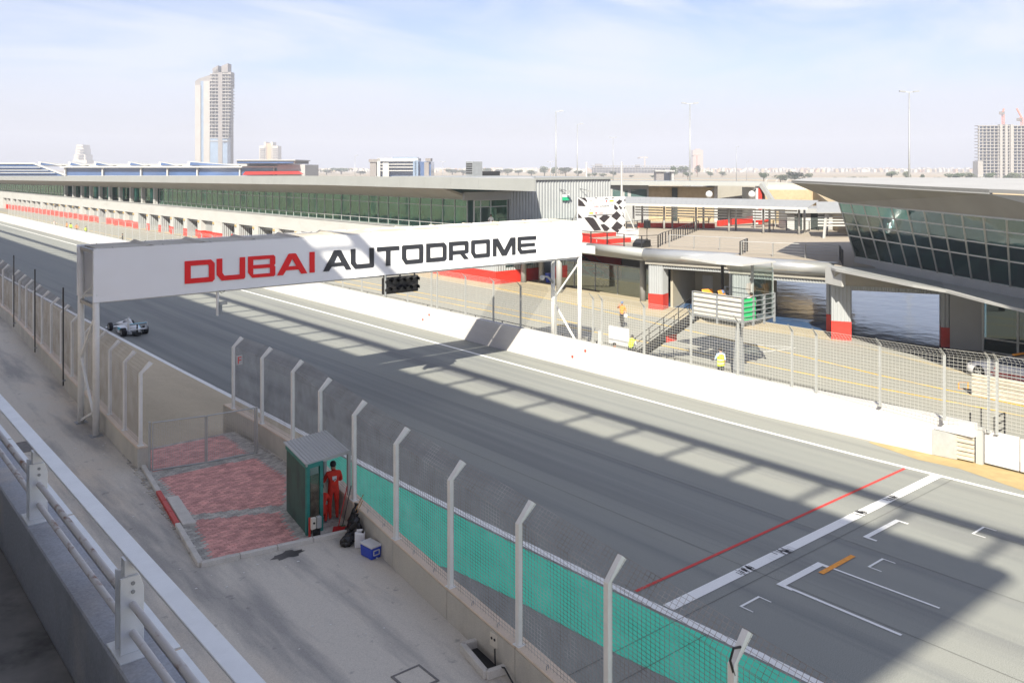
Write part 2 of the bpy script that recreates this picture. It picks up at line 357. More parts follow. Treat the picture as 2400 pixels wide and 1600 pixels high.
# rubber streaks laid over the start line by the cars' tyres
M['rubber'] = mat('rubber_smear', (0.05,0.05,0.055), 0.7, var=0.2)
for cx in (20.9, 22.7, 27.2, 29.3):
    b = MB()
    for k in range(26):
        x = cx + random.gauss(0,0.16); y = 14.80+random.uniform(-0.12,0.12); hw = random.uniform(0.006,0.02)
        b.add([(x-hw,y-0.10,0.0155),(x+hw,y-0.10,0.0155),(x+hw,y+0.10,0.0155),(x-hw,y+0.10,0.0155)], [(0,1,2,3)])
    b.build('rubber_mark', M['rubber'], track)
# verges
ochre = sheet('verge', M['ochre'], [(34.45,18.4),(33.9,16.1),(34.1,14.6),(33.5,12.15),(33.0,5),(36.0,5),(36.0,14),(35.3,15.2),(34.6,18.4)], 0.006)
green = sheet('run_off_strip', M['green_paint'], [(16.35,36.0),(15.8,35.4),(13.7,21.8),(14.45,20.2),(14.73,17.6),(14.9,14.3),(15.15,12.3),(15.6,5),(15.9,-10),(17.5,-10),(17.3,6),(17.22,12),(17.06,15),(16.88,20),(16.72,27),(16.68,34)], 0.006)
# service road, kept level with the gate and the booth
FL = [(9.36,31.81),(9.47,34.08),(9.62,36.62),(9.75,39.0),(9.88,41.32),(10.03,44.43),(10.28,47.71),(10.45,50.7),(10.62,53.73),(10.80,56.8),(10.97,59.84),(11.15,62.9),(11.33,65.97),(11.44,70.3)]
for k in range(1,30): FL.append((11.44+0.9*(1-math.exp(-k/4)), 70.3+3.2*k))
FR = [(13.76,34.3),(13.80,31.6),(13.72,28.8),(13.23,25.76),(12.70,22.6),(12.23,19.55),(11.80,16.5),(11.44,13.6),(11.02,10.68),(10.62,7.76),(10.22,4.8),(9.85,1.9)]
road_poly = [(3.0,-20)] + [(9.6,-1)] + [(p[0],p[1]) for p in FR[:0:-1]] + [(13.8,32.0),(9.42,31.0)] + [(p[0],p[1]) for p in FL] + [(3.0,FL[-1][1])]
road = MB().prism(road_poly, 0.0, RZ).build('service_road', M['concrete_road']); struct(road)
# gravel verge between the left fence and the track, falling towards the track
b = MB(); rows = [(9.42,31.0)] + FL + [(12.4,420)]
for i,p in enumerate(rows):
    for t,z in ((0,RZ-0.01),(0.45,0.62),(0.8,0.2),(1.0,0.004)):
        b.v.append((p[0]+(16.78-p[0])*t, p[1], z+(0.03*math.sin(p[1]*1.7) if 0<t<1 else 0)))
for i in range(len(rows)-1):
    for j in range(3): a = i*4+j; b.f.append((a,a+1,a+5,a+4))
gv = b.build('gravel_verge', M['gravel']); struct(gv)
# tyre-worn patch of grey paint and drains in the service road
M['iron'] = mat('iron_cover', (0.20,0.19,0.18), 0.7, 0.4, var=0.2, scale=6)
def manhole(name, label, x0, x1, y0, y1, m):
    t = thing(name, label, 'manhole cover', ((x0+x1)/2,(y0+y1)/2,RZ))
    MB().box(x0,x1,y0,y1,RZ-0.02,RZ+0.012).build('lid', m, t)
    f = MB()
    for a,c,d,e in ((x0-0.05,x0,y0-0.05,y1+0.05),(x1,x1+0.05,y0-0.05,y1+0.05),(x0,x1,y0-0.05,y0),(x0,x1,y1,y1+0.05)): f.box(a,c,d,e,RZ-0.02,RZ+0.02)
    f.build('frame', M['iron'], t)
manhole('manhole_cover', 'square concrete manhole cover in the service road beside the drain pit', 9.55,10.15,14.70,15.35, M['concrete_road'])
manhole('manhole_cover', 'dark iron drain cover in the road near the gantry legs', 6.62,7.3,36.2,37.5, M['iron'])

# ------------------------------------------------------------------ paved bay with kerbs
bay = thing('paved_bay', 'red brick paved bay with grey block border in front of the gate', 'paving', (11,27,RZ))
M['brick'] = mat('red_paver', (0.64,0.33,0.29), 0.9, var=0.33, scale=2.2, stretch=(1,1,1), col2=(0.76,0.46,0.41))
M['block'] = mat('grey_paver', (0.43,0.41,0.37), 0.9, var=0.25, scale=2.2)
def inside(p, poly):
    r = False; n = len(poly)
    for i in range(n):
        a, c = poly[i], poly[(i+1)%n]
        if (a[1] > p[1]) != (c[1] > p[1]) and p[0] < (c[0]-a[0])*(p[1]-a[1])/(c[1]-a[1])+a[0]: r = not r
    return r
outer = [(9.36,33.6),(8.30,22.95),(12.35,22.28),(12.9,25.6),(13.5,28.8),(13.5,33.6)]
reds = [[(9.62,33.4),(9.60,30.9),(12.9,30.75),(12.95,33.4)],[(9.56,30.2),(9.25,26.37),(11.75,25.35),(12.83,27.35),(12.85,30.1)],[(9.18,25.9),(8.67,23.06),(10.9,22.62),(11.4,24.9)]]
MB().prism(outer, RZ-0.05, RZ+0.004).build('bed', M['gravel'], bay)
rb, gb = [MB() for _ in range(4)], [MB() for _ in range(2)]; y = 22.2; row = 0
while y < 33.6:
    x = 8.2 - (0.105 if row % 2 else 0)
    while x < 13.6:
        c = (x+0.10, y+0.05)
        if inside(c, outer):
            red = any(inside(c, q) for q in reds); t = RZ + 0.028 + random.uniform(-0.004,0.004)
            random.choice(rb if red else gb).box(x+0.004,x+0.206,y+0.004,y+0.101,RZ,t)
        x += 0.21
    y += 0.105; row += 1
for k,b in enumerate(rb):
    f = (0.84,0.95,1.05,1.16)[k]; stuff(b.build('red_pavers', mat('red_paver',(min(1,0.62*f),0.315*f,0.28*f),0.9,var=0.22,scale=2.2), bay))
for k,b in enumerate(gb): stuff(b.build('grey_pavers', mat('grey_paver',tuple(c*(0.85,1.12)[k] for c in (0.43,0.41,0.37)),0.9,var=0.2,scale=2.2), bay))
kerbm = layered('kerb_concrete', (0.60,0.575,0.53), [((0.44,0.42,0.38), 2, (1,1,1), 0.45,0.7,0.6)], rough=0.9, speck=0.1)
def kerb_run(pts, red=None):
    for i in range(len(pts)-1):
        a = Vector(pts[i]); c = Vector(pts[i+1]); n = max(1, round((c-a).length/0.95))
        for k in range(n):
            p = a+(c-a)*((k+0.006)/n); q = a+(c-a)*((k+0.994)/n); mid = (p+q)/2
            m = M['red'] if red and red[0] < mid.y < red[1] else kerbm
            o = MB().beam((p.x,p.y,RZ+0.055),(q.x,q.y,RZ+0.055),0.15,0.14).build('kerb_stone', m, bay, bevel=0.012)
kerb_run([(9.47,31.75),(8.28,22.85)], (26.0,28.7)); kerb_run([(8.28,22.85),(12.25,22.2)])
MB().prism([(9.07,28.05),(9.42,27.95),(9.11,25.5),(8.75,25.6)],RZ,RZ+0.13).build('concrete_step', kerbm, bay, bevel=0.02)

# ------------------------------------------------------------------ barriers with debris fences
def barrier(t, pts, w0, w1, z0, z1, wallm, capm, seg=3.0):
    """concrete barrier following plan points; w0/w1 offsets left/right of the line"""
    n = len(pts); lf, rt = [], []
    for i,p in enumerate(pts):
        a = Vector(pts[max(i-1,0)]); c = Vector(pts[min(i+1,n-1)]); d = (c-a).normalized(); nn = Vector((-d.y,d.x))
        lf.append((p[0]+nn.x*w0,p[1]+nn.y*w0)); rt.append((p[0]+nn.x*w1,p[1]+nn.y*w1))
    for i in range(n-1):
        e = 0.004
        q = [Vector(lf[i]).lerp(Vector(lf[i+1]),e),Vector(rt[i]).lerp(Vector(rt[i+1]),e),Vector(rt[i]).lerp(Vector(rt[i+1]),1-e),Vector(lf[i]).lerp(Vector(lf[i+1]),1-e)]
        MB().prism([(v.x,v.y) for v in q], z0, z1-0.06).build('wall_segment', wallm, t)
        MB().prism([(v.x,v.y) for v in q], z1-0.06, z1).build('coping', capm, t, bevel=0.015)
def fence_post(name, m, parent, x, y, zb, zn, tip, w=0.10):
    d = Vector((tip[0],tip[1],0)).normalized()
    b = MB().box(-w/2,w/2,-w/2,w/2,0.0,zn-zb)
    b.loft([[(-w/2,-w/2,zn-zb),(w/2,-w/2,zn-zb),(w/2,w/2,zn-zb),(-w/2,w/2,zn-zb)],
            [(tip[0]-w/2,tip[1]-w/2,zn-zb+tip[2]+0.06),(tip[0]+w/2,tip[1]-w/2,zn-zb+tip[2]-0.03),(tip[0]+w/2,tip[1]+w/2,zn-zb+tip[2]-0.03),(tip[0]-w/2,tip[1]+w/2,zn-zb+tip[2]+0.06)]])
    b.box(-w*0.9,w*0.9,-w*0.9,w*0.9,0.0,0.015)
    o = b.build('post', m, None); o.parent = parent; o.location = Vector((x,y,zb)) - parent.location
    return o
def fence_mesh(t, pts, zb, zn, tip, dh, dv, r, m, name='wire_mesh', off=0.05):
    b = MB()
    for i in range(len(pts)-1):
        p = Vector((*pts[i],0)); q = Vector((*pts[i+1],0)); o = Vector((tip[0],tip[1],0)).normalized()*off
        p += o; q += o; z = zb + 0.04
        while z < zn: b.wire(p+Vector((0,0,z)), q+Vector((0,0,z)), r); z += dh
        ln = math.hypot(tip[0],tip[2]); k = int(ln/dh)
        for j in range(k+1):
            s = Vector(tip)*(j/k)+Vector((0,0,zn)); b.wire(p+s, q+s, r)
        n = max(1,int((q-p).length/dv))
        for j in range(n):
            c = p.lerp(q,(j+0.5)/n); b.wire(c+Vector((0,0,zb)), c+Vector((0,0,zn)), r*0.9)
            b.wire(c+Vector((0,0,zn)), c+Vector((0,0,zn))+Vector(tip), r*0.9)
    return stuff(b.build(name, m, t))
TIPN = (0.36,0.0,0.33)
t = thing('debris_fence', 'concrete barrier with tall wire debris fence running beside the green painted strip', 'fence', (12.3,20,RZ))
barrier(t, [(13.78,35.2)]+FR[1:]+[(9.5,-1)], -0.10, 0.26, 0.0, RZ+0.75, M['concrete'], M['coping'])
for x,y in FR: fence_post('post', M['post_grey'], t, x, y, RZ+0.75, 4.15, TIPN, 0.11)
fence_mesh(t, FR, RZ+0.75, 4.15, TIPN, 0.078, 0.11, 0.0045, M['rust_wire'])
for i in range(4,len(FR)-1):       # lifting eyes on the coping
    for k in (0.35,0.72):
        p = Vector(FR[i]).lerp(Vector(FR[i+1]),k); b = MB()
        b.tube([(p.x-0.02,p.y,RZ+0.75),(p.x-0.02,p.y,RZ+0.82),(p.x+0.03,p.y,RZ+0.84),(p.x+0.03,p.y,RZ+0.76)],0.008,5); b.build('lifting_eye', M['steel_grey'], t)
t = thing('debris_fence', 'concrete barrier with wire debris fence left of the gate beside the sandy verge', 'fence', (10.4,50,RZ))
barrier(t, [(9.38,31.6)]+FL[1:], -0.24, 0.12, 0.0, RZ+0.75, M['concrete'], M['coping'])
for x,y in FL[:24]: fence_post('post', M['post_grey'], t, x+0.06, y, RZ+0.75, 4.19, TIPN, 0.11)
fence_mesh(t, FL[:24], RZ+0.75, 4.19, TIPN, 0.10, 0.15, 0.0048, M['rust_wire'])
for (x,y),lb in zip(((9.93,44.7),(10.5,53.8),(11.1,63.2),(11.5,72.0)),('thin black upright rod nearest the gantry on the left fence','second thin black rod from the gantry along the left fence','third thin black rod from the gantry along the left fence','farthest thin black rod on the left fence')):
    r_ = thing('black_rod', lb, 'rod', (x,y,RZ+0.75), 'black rods by the left fence')
    MB().tube([(x-0.16,y,RZ+0.3),(x-0.16,y,5.8)],0.035,6).build('shaft', M['black'], r_); MB().box(x-0.2,x-0.05,y-0.03,y+0.03,RZ+0.5,RZ+0.58).build('clamp', M['steel_grey'], r_)
# pit wall
t = thing('pit_wall', 'long white concrete pit wall between the track and the pit lane', 'wall', (34.6,60,0))
for y0,y1 in [(15.95+7.8*k,15.95+7.8*(k+1)) for k in range(46)]:
    x0 = 34.36 if y0 > 24 else 34.36+(24-y0)*0.07; x1 = 34.36 if y1 > 24 else 34.36+(24-y1)*0.07
    MB().prism([(x0,y0),(x0+0.42,y0),(x1+0.42,y1-0.006),(x1,y1-0.006)], 0.0, 1.56).build('wall_segment', M['white_wall'], t)
MB().box(34.94,35.34,14.45,15.94,1.04,1.54).build('wall_segment', M['white_wall'], t)
M['dots'] = mat('red_drain_ring', (0.6,0.06,0.04), 0.6, var=0.1)
for y,z in ((35.05,1.12),(36.1,0.62),(50.6,1.12),(51.4,0.68)):
    MB().tube([(34.33,y,z),(34.40,y,z)],0.075,10).build('drain_ring', M['dots'], t)
PF = [13.7,14.0,15.4,18.0,20.9,22.1,25.0,27.8,30.9,34.0,34.7,37.8,41.0,43.7,46.7,50.0,50.7,53.8,57.1,60.4,63.5,66.8]
PF += [70.0+3.15*k for k in range(44)]
t = thing('pit_fence', 'wire debris fence with bent posts along the top of the white pit wall', 'fence', (34.6,60,1.56))
TIPP = (-0.30,0.0,0.26)
for y in PF: fence_post('post', M['galv'], t, 34.62 if y>15 else 35.2, y, 1.56 if y>15 else 1.3, 4.1, TIPP, 0.085)
near = [(34.62,y) for y in PF[2:22]]; farp = [(34.62,y) for y in PF[21:]]
fence_mesh(t, near, 1.56, 4.1, TIPP, 0.135, 0.15, 0.0065, M['galv_wire'])
fence_mesh(t, [(35.2,13.7),(34.9,15.4)], 1.4, 4.1, TIPP, 0.135, 0.15, 0.0065, M['galv_wire'])
fence_mesh(t, [(35.2,5.0),(35.2,13.7)], 1.5, 4.1, TIPP, 0.135, 0.15, 0.0065, M['galv_wire'])
fence_mesh(t, farp, 1.56, 4.1, TIPP, 0.22, 0.30, 0.007, M['galv_wire'])
# handrail behind the pit wall
t = thing('pit_rail', 'low dark steel handrail running along the pit side of the white wall', 'railing', (37.3,50,0))
for y in range(16,90,3): MB().beam((37.2,y,0),(37.2,y,1.0),0.05).build('post', M['dark_steel'], t)
for z in (0.5,1.0): MB().tube([(37.2,16,z),(37.2,88,z)],0.03,6).build('rail', M['dark_steel'], t)
for k,y in enumerate(range(16,88,3)): MB().box(37.195,37.205,y+0.05,y+2.95,0.06,0.46).build('panel', M['clear'], t)
# armco and gate panel at the end of the pit wall
t = thing('guard_rail', 'three tier galvanised guard rail closing the end of the pit wall', 'guard rail', (35.1,15,0))
def armco(x0,y0,x1,y1,z,t,m=M['galv']):
    d = Vector((x1-x0,y1-y0)).normalized(); nn = Vector((d.y,-d.x))
    prof = [(0,-0.155),(0.08,-0.12),(0.08,-0.05),(0.02,-0.015),(0.02,0.015),(0.08,0.05),(0.08,0.12),(0,0.155),(-0.01,0.15),(-0.01,-0.15)]
    MB().loft([[(px+nn.x*a,py+nn.y*a,z+h) for a,h in prof] for px,py in ((x0,y0),(x1,y1))]).build('rail', m, t)
M['armco_pale'] = mat('weathered_guard_rail', (0.58,0.53,0.44), 0.5, 0.3, var=0.15, scale=2)
for z in (0.2,0.53,0.86): armco(35.0,16.05,35.16,14.5,z,t,M['armco_pale'])
MB().extrude([(34.9,15.99,0.02),(35.02,15.1,0.02),(35.02,15.1,1.02),(34.9,15.99,1.02)],(0.06,0,0)).build('end_plate', M['galv'], t)
for y in (14.7,15.05): MB().beam((35.35,y,0),(35.35,y,1.0),0.09).build('post', M['red'], t)
t = thing('pit_gate', 'white sheet panel gate with square post beyond the guard rail', 'gate', (35.3,13.5,0))
MB().box(35.18,35.36,14.22,14.46,0,1.42).build('post', M['clad_light'], t)
MB().box(35.24,35.30,12.95,14.16,0.10,1.36).build('panel', M['white_wall'], t); MB().box(35.24,35.32,10.2,12.90,0.10,1.30).build('panel', M['white_wall'], t)
t = thing('guard_rail', 'five tier guard rail in the pit lane in front of the white car', 'guard rail', (45.5,17,0))
for z in (0.16,0.36,0.56,0.76,0.96): armco(45.6,18.9,45.3,9.0,z,t,M['armco_pale'])
for k in range(5): MB().box(45.62,45.74,18.5-k*2,18.6-k*2,0,1.05).build('post', M['galv'], t)
# pit lane lines
strip('lane_line', M['yellow_paint'], [(43.7,5),(43.58,15.8),(43.5,19.4),(43.33,22.5),(43.25,28),(43.0,38),(42.75,54),(42.5,62),(42.3,66),(42.0,80),(41.6,140),(41.2,330)], 0.13, ZL, pit)
strip('lane_line', M['yellow_paint'], [(45.2,5),(45.37,16.4),(45.7,20.4),(46.06,24),(47.23,30.1),(49.0,44),(50.27,52),(51.4,64.5)], 0.13, ZL, pit)
strip('lane_line', M['yellow_paint'], [(44.3,46),(44.45,52.5),(44.5,57),(44.22,64),(43.8,80),(43.3,140)], 0.13, ZL, pit)
strip('lane_line', M['white_paint'], [(50.7,60),(50.5,110),(48.9,150),(47.0,200)], 0.10, ZL, pit)
for pl in ([(47.74,20.5),(48.13,20.17)],[(48.13,20.17),(46.71,19.58)],[(46.71,19.58),(46.33,19.89)],[(46.33,19.89),(47.74,20.5)]): strip('orange_mark', M['orange_paint'], pl, 0.07, ZL, pit)
strip('orange_mark', M['orange_paint'], [(37.3,13.2),(38.5,11.2)], 0.08, ZL, pit); strip('orange_mark', M['orange_paint'], [(37.0,12.0),(38.2,10.2)], 0.08, ZL, pit)
strip('bay_mark', M['white_paint'], [(38.0,12.9),(38.6,10.0)], 0.2, ZL, pit)
for a,c in (((46.2,36.5),(49.0,31.0)),((49.0,31.0),(46.3,31.6)),((46.3,31.6),(45.4,33.6))): strip('bay_mark', M['white_paint'], [a,c], 0.09, ZL, pit)
sheet('apron', M['apron'], [(50.3,60),(51.5,110),(49.5,170),(46,300),(60,300),(60,60)], 0.005)
sheet('apron', M['apron'], [(49.68,20.4),(53.0,30.0),(50.6,46.5),(50.2,60),(58,60),(58.5,36),(56.5,33.6),(53.2,30.6),(50.4,20.2)], 0.0065)
# ------------------------------------------------------------------ terrace in front of the camera
t = thing('terrace_parapet', 'low painted concrete parapet with metal edge strip under the railing', 'parapet', (1.86,10,7.35))
MB().box(1.72,2.03,-4,60,6.0,7.98).build('wall', M['parapet'], t, bevel=0.012)
for k in range(14):
    y = -3+k*3.1; MB().box(2.035,2.14,y,y+3.06,7.93,7.985).build('edge_strip', M['rail_silver'], t)
for k in range(14): MB().box(2.035,2.14,-3+k*3.1-0.037,-3+k*3.1-0.003,7.92,7.975).build('joint', M['coping'], t)
fl = MB().box(-8,1.715,-4,60,7.0,7.35).build('terrace_floor', M['dark_floor']); struct(fl)
t = thing('terrace_railing', 'silver flat topped railing with two rusty pipes along the terrace edge', 'railing', (1.88,10,7.98))
MB().box(1.82,1.95,-3,57,8.642,8.66).build('handrail', M['rail_silver'], t, bevel=0.004)
MB().box(1.872,1.888,-3,57,8.58,8.642).build('handrail_web', M['rail_silver'], t)
for z in (8.33,8.13): MB().tube([(1.85,-3,z),(1.85,57,z)],0.026,12).build('pipe', M['rail_rust'], t, smooth=True)
def rpost(y):
    b = MB()
    b.extrude([(1.765,y,7.995),(1.925,y,7.995),(1.925,y,8.44),(1.895,y,8.53),(1.765,y,8.53)],(0,0.02,0))
    b.extrude([(1.765,y+0.11,7.995),(1.925,y+0.11,7.995),(1.925,y+0.11,8.50),(1.765,y+0.11,8.56)],(0,0.02,0))
    p = b.build('post', M['rail_silver'], t, bevel=0.003)
    MB().box(1.80,1.89,y+0.02,y+0.11,8.35,8.642).build('bracket', M['rail_silver'], p)
    MB().box(1.735,1.945,y-0.10,y+0.24,7.98,7.995).build('base_plate', M['rail_silver'], p, bevel=0.003)
    for z in (8.48,8.42): MB().tube([(1.85,y-0.006,z),(1.85,y,z)],0.014,10).build('bolt', M['steel_grey'], p)
for k in range(8): rpost(3.40+3.02*k)

# ------------------------------------------------------------------ start gantry
GY, GB = 36.60, 38.90; GX0, GX1 = 9.17, 35.40; BZ0, BZ1 = 6.20, 8.22
t = thing('start_gantry', 'steel start gantry spanning the track on round legs', 'gantry', (22.3,37.7,0))
for x,zb in ((GX0,RZ),(GX1,0)):
    for y in (GY,GB):
        l = MB().tube([(x,y,zb),(x,y,8.15)],0.125,14).build('leg', M['post_grey'], t, smooth=True)
        MB().box(x-0.22,x+0.22,y-0.22,y+0.22,zb,zb+0.03).build('base_plate', M['steel_grey'], l)
    for a,c in (((GY,5.7),(GB,3.6)),((GB,3.6),(GY,1.3)),((GY,1.9),(GB,zb+0.1))) if x<20 else (((GY,5.9),(GB,3.4)),((GB,3.4),(GY,0.9))):
        MB().beam((x,a[0],a[1]),(x,c[0],c[1]),0.09).build('brace', M['post_grey'], t)
    for z in (5.95,8.1): MB().beam((x,GY,z),(x,GB,z),0.14).build('cross_beam', M['steel_grey'], t)
MB().beam((GX0-0.05,GY+0.35,4.9),(GX0+0.5,GB-0.1,7.9),0.05).build('brace', M['steel_grey'], t)
for y in (GY+0.14,GB-0.14):
    for z in (6.15,8.16): MB().beam((GX0,y,z),(GX1,y,z),0.12).build('chord', M['post_grey'], t)
nb = 12
for k in range(nb):
    xa = GX0+(GX1-GX0)*k/nb; xb = GX0+(GX1-GX0)*(k+1)/nb
    MB().beam((xa,GY+0.14,8.18),(xb,GB-0.14,8.18),0.07).build('diagonal', M['post_grey'], t)
    MB().beam((xb,GY+0.14,8.18),(xb,GB-0.14,8.18),0.08).build('strut', M['post_grey'], t)
    MB().beam((xa,GB-0.14,6.15),(xb,GB-0.14,8.16),0.06).build('diagonal', M['post_grey'], t)
    MB().beam((xa,GY+0.2,6.15),(xb,GB-0.2,6.15),0.06).build('diagonal', M['post_grey'], t)
M['sheet_top'] = mat('dusty_cover_sheet', (0.46,0.42,0.35), 0.8, var=0.2, scale=0.6, bump=0.4, bscale=2)
for k in range(nb):
    xa = GX0+0.1+(GX1-GX0-0.2)*k/nb; xb = GX0+0.1+(GX1-GX0-0.2)*(k+1)/nb-0.05; xm = xb-0.35
    b = MB().loft([[(xx,GY+0.06,8.22+h*0.5),(xx,GB-0.06,8.22+h),(xx,GB-0.06,8.20+h),(xx,GY+0.06,8.20+h*0.5)] for xx,h in ((xa,0),(xm,0.02),(xm+0.2,0.14),(xb,0.02))])
    b.build('cover_sheet', M['sheet_top'], t)
# banners
def banner(y, face, label):
    o = thing('banner', label, 'banner', (22.3,y,6.2))
    n = 60; b = MB()
    for i in range(n+1):
        x = GX0-0.13+(GX1-GX0+0.18)*i/n; s = 0.10*math.sin(math.pi*i/n)
        for j in range(9):
            z = BZ0-0.04+(BZ1-BZ0+0.04)*j/8 - s*0.25*(1 if j==8 else 0) + (0.14 if i==0 and False else 0)+0.09*i/n
            wob = 0.012*math.sin(i*1.9+j*0.8)*(1 if 0<j<8 else 0)+0.02*math.sin(j*2.2)*math.exp(-i/3)+0.02*math.sin(j*2.6)*math.exp(-(n-i)/3)
            b.v.append((x,y+wob,z))
    for i in range(n):
        for j in range(8): a = i*9+j; b.f.append((a,a+9,a+10,a+1) if face<0 else (a,a+1,a+10,a+9))
    c = b.build('sheet', M['white_sheet'], o, smooth=True)
    for zz in (BZ0-0.04,BZ1): MB().tube([(GX0-0.13,y,zz),(GX0+8,y,zz+0.028),(GX1-8,y,zz+0.062),(GX1+0.05,y,zz+0.09)],0.012,6).build('hem', M['white_sheet'], o)
    for k in range(14): MB().tube([(GX0+0.6+1.95*k,y,BZ1-0.02+0.0065*k),(GX0+0.6+1.95*k,y+face*-0.2,BZ1+0.05+0.0065*k)],0.01,5).build('lacing', M['dark_steel'], o)
    return o
bn = banner(GY-0.14, -1, 'long white banner reading DUBAI AUTODROME hung across the gantry')
banner(GB+0.14, 1, 'plain white rear banner on the far side of the gantry')
# letters: outlines on a 1.26 x 0.94 cell, stroke s
def frame_letter(outer, holes=()):
    cu = bpy.data.curves.new('letter','CURVE'); cu.dimensions = '2D'; cu.fill_mode = 'BOTH'; cu.extrude = 0.006
    for poly in (outer,)+tuple(holes):
        sp = cu.splines.new('POLY'); sp.points.add(len(poly)-1); sp.use_cyclic_u = True
        for i,p in enumerate(poly): sp.points[i].co = (p[0],p[1],0,1)
    o = bpy.data.objects.new('tmp',cu); C.objects.link(o); bpy.context.view_layer.update()
    me = bpy.data.meshes.new_from_object(o); bpy.data.objects.remove(o); return me
W_, H_ = 1.26, 0.94; S, T = 0.25, 0.205; ch = 0.10
GL = {
 'D': ([(0,0),(W_-ch,0),(W_,ch),(W_,H_-0.16),(W_-0.16,H_),(0,H_)], [[(S,T),(S,H_-T),(W_-S-0.04,H_-T),(W_-S,H_-T-0.05),(W_-S,T)]]),
 'U': ([(0.22,0),(W_-0.06,0),(W_,0.06),(W_,H_),(W_-S,H_),(W_-S,T),(0.34,T),(S,0.34),(S,H_),(0,H_),(0,0.26)], []),
 'B': ([(0.2,0),(W_-0.06,0),(W_,0.06),(W_,0.42),(W_-0.06,0.48),(W_,0.54),(W_,H_-0.08),(W_-0.08,H_),(0,H_),(0,0.24)], [[(0.24,0.15),(0.24,0.39),(W_-S,0.39),(W_-S,0.15)],[(0.24,0.55),(0.24,0.78),(W_-S,0.78),(W_-S,0.55)]]),
 'A': ([(0,0),(0.30,0),(0.44,0.20),(1.05,0.20),(1.17,0),(1.47,0),(0.93,H_-0.03),(0.88,H_),(0.59,H_),(0.54,H_-0.03)], [[(0.56,0.37),(0.735,0.70),(0.93,0.37)]]),
 'I': ([(0,0),(0.26,0),(0.26,H_),(0,H_)], []),
 'T': ([(0.5,0),(0.76,0),(0.76,H_-T),(W_,H_-T),(W_,H_),(0,H_),(0,H_-T+0.03),(0.04,H_-T),(0.5,H_-T)], []),
 'O': ([(0.2,0),(W_-0.06,0),(W_,0.06),(W_,H_-0.06),(W_-0.06,H_),(0.06,H_),(0,H_-0.06),(0,0.28)], [[(0.32,T),(S,0.34),(S,H_-T),(W_-S,H_-T),(W_-S,T)]]),
 'R': ([(0,0),(S,0),(S,0.28),(0.72,0.28),(0.96,0),(W_+0.02,0),(1.0,0.28),(W_-0.05,0.30),(W_,0.35),(W_,H_-0.08),(W_-0.08,H_),(0,H_)], [[(S,0.47),(S,H_-T),(W_-S,H_-T),(W_-S,0.47)]]),
 'M': ([(0,0),(0.25,0),(0.25,0.56),(0.62,0),(0.95,0),(1.33,0.56),(1.33,0),(1.58,0),(1.58,H_),(1.22,H_),(0.79,0.30),(0.36,H_),(0,H_)], []),
 'E': ([(0.2,0),(W_+0.1,0),(W_+0.1,0.2),(0.34,0.2),(S,0.32),(S,0.38),(W_,0.38),(W_,0.56),(S,0.56),(S,0.74),(W_+0.1,0.74),(W_+0.1,H_),(0.05,H_),(0,H_-0.05),(0,0.24)], []),
}
GLM = {}
def letter(ch_, x, y, z, sc, m, parent):
    key = (ch_, m.name)
    if key not in GLM:
        GLM[key] = frame_letter(*GL[ch_]); GLM[key].materials.clear(); GLM[key].materials.append(m); GLM[key].name = 'letter'
    o = bpy.data.objects.new('letter', GLM[key]); C.objects.link(o); o.parent = parent
    o.location = Vector((x,y,z)) - parent.location; o.rotation_euler = (R(90),0,0); o.scale = (sc,sc,1)
    return o
for ch_, u, red in (('D',3.37,1),('U',4.71,1),('B',6.09,1),('A',7.42,1),('I',9.0,1),('A',9.68,0),('U',11.11,0),('T',12.53,0),('O',13.94,0),('D',15.37,0),('R',16.77,0),('O',18.19,0),('M',19.64,0),('E',21.36,0)):
    letter(ch_, GX0+u, GY-0.175, 6.585+0.0052*(u-3.4), 1.0, M['red_letter'] if red else M['black_letter'], bn)
# start light unit
t = thing('start_lights', 'black two row start light unit hanging under the white banner', 'traffic light', (23.05,36.5,5.6))
M['lamp'] = mat('dark_lamp_glass', (0.03,0.032,0.036), 0.12, var=0.1)
MB().box(22.05,24.05,36.38,36.58,5.26,6.06).build('housing', M['black'], t, bevel=0.02)
for i in range(5):
    for z in (5.47,5.87):
        x = 22.27+0.39*i; l = MB().tube([(x,36.38,z),(x,36.355,z)],0.14,16).build('lamp', M['lamp'], t)
        b = MB(); n = 12
        for k in range(n+1):
            a = math.pi*(-0.05+1.1*k/n); b.v += [(x+0.17*math.cos(a),36.38,z+0.17*math.sin(a)),(x+0.185*math.cos(a),36.12+0.10*(1-math.sin(max(0,min(math.pi,a)))),z+0.175*math.sin(a)-0.02)]
        for k in range(n): b.f.append((2*k,2*k+1,2*k+3,2*k+2))
        v = b.build('visor', M['black'], l); v.modifiers.new('thick','SOLIDIFY').thickness = 0.012
for x in (22.15,23.05,23.9): MB().beam((x,36.5,6.0),(x,36.5,6.35),0.06).build('hanger', M['dark_steel'], t)
MB().tube([(22.12,36.34,5.2),(22.12,36.34,6.2)],0.05,8).build('hanger', M['steel_grey'], t)
# camera pole under the gantry
t = thing('camera_pole', 'grey pole hanging under the gantry with a small camera', 'camera', (14.0,36.6,5.1))
MB().tube([(13.99,36.6,5.1),(13.99,36.6,6.35)],0.06,8).build('pole', M['post_grey'], t)
MB().box(14.04,14.38,36.5,36.64,5.55,5.67).build('camera_body', M['galv'], t); MB().box(14.02,14.16,36.52,36.62,5.14,5.55).build('bracket', M['steel_grey'], t)
MB().tube([(13.99,36.58,6.2),(14.14,36.58,6.05),(14.28,36.58,6.1),(14.36,36.58,6.3)],0.012,5).build('cable', M['black'], t)
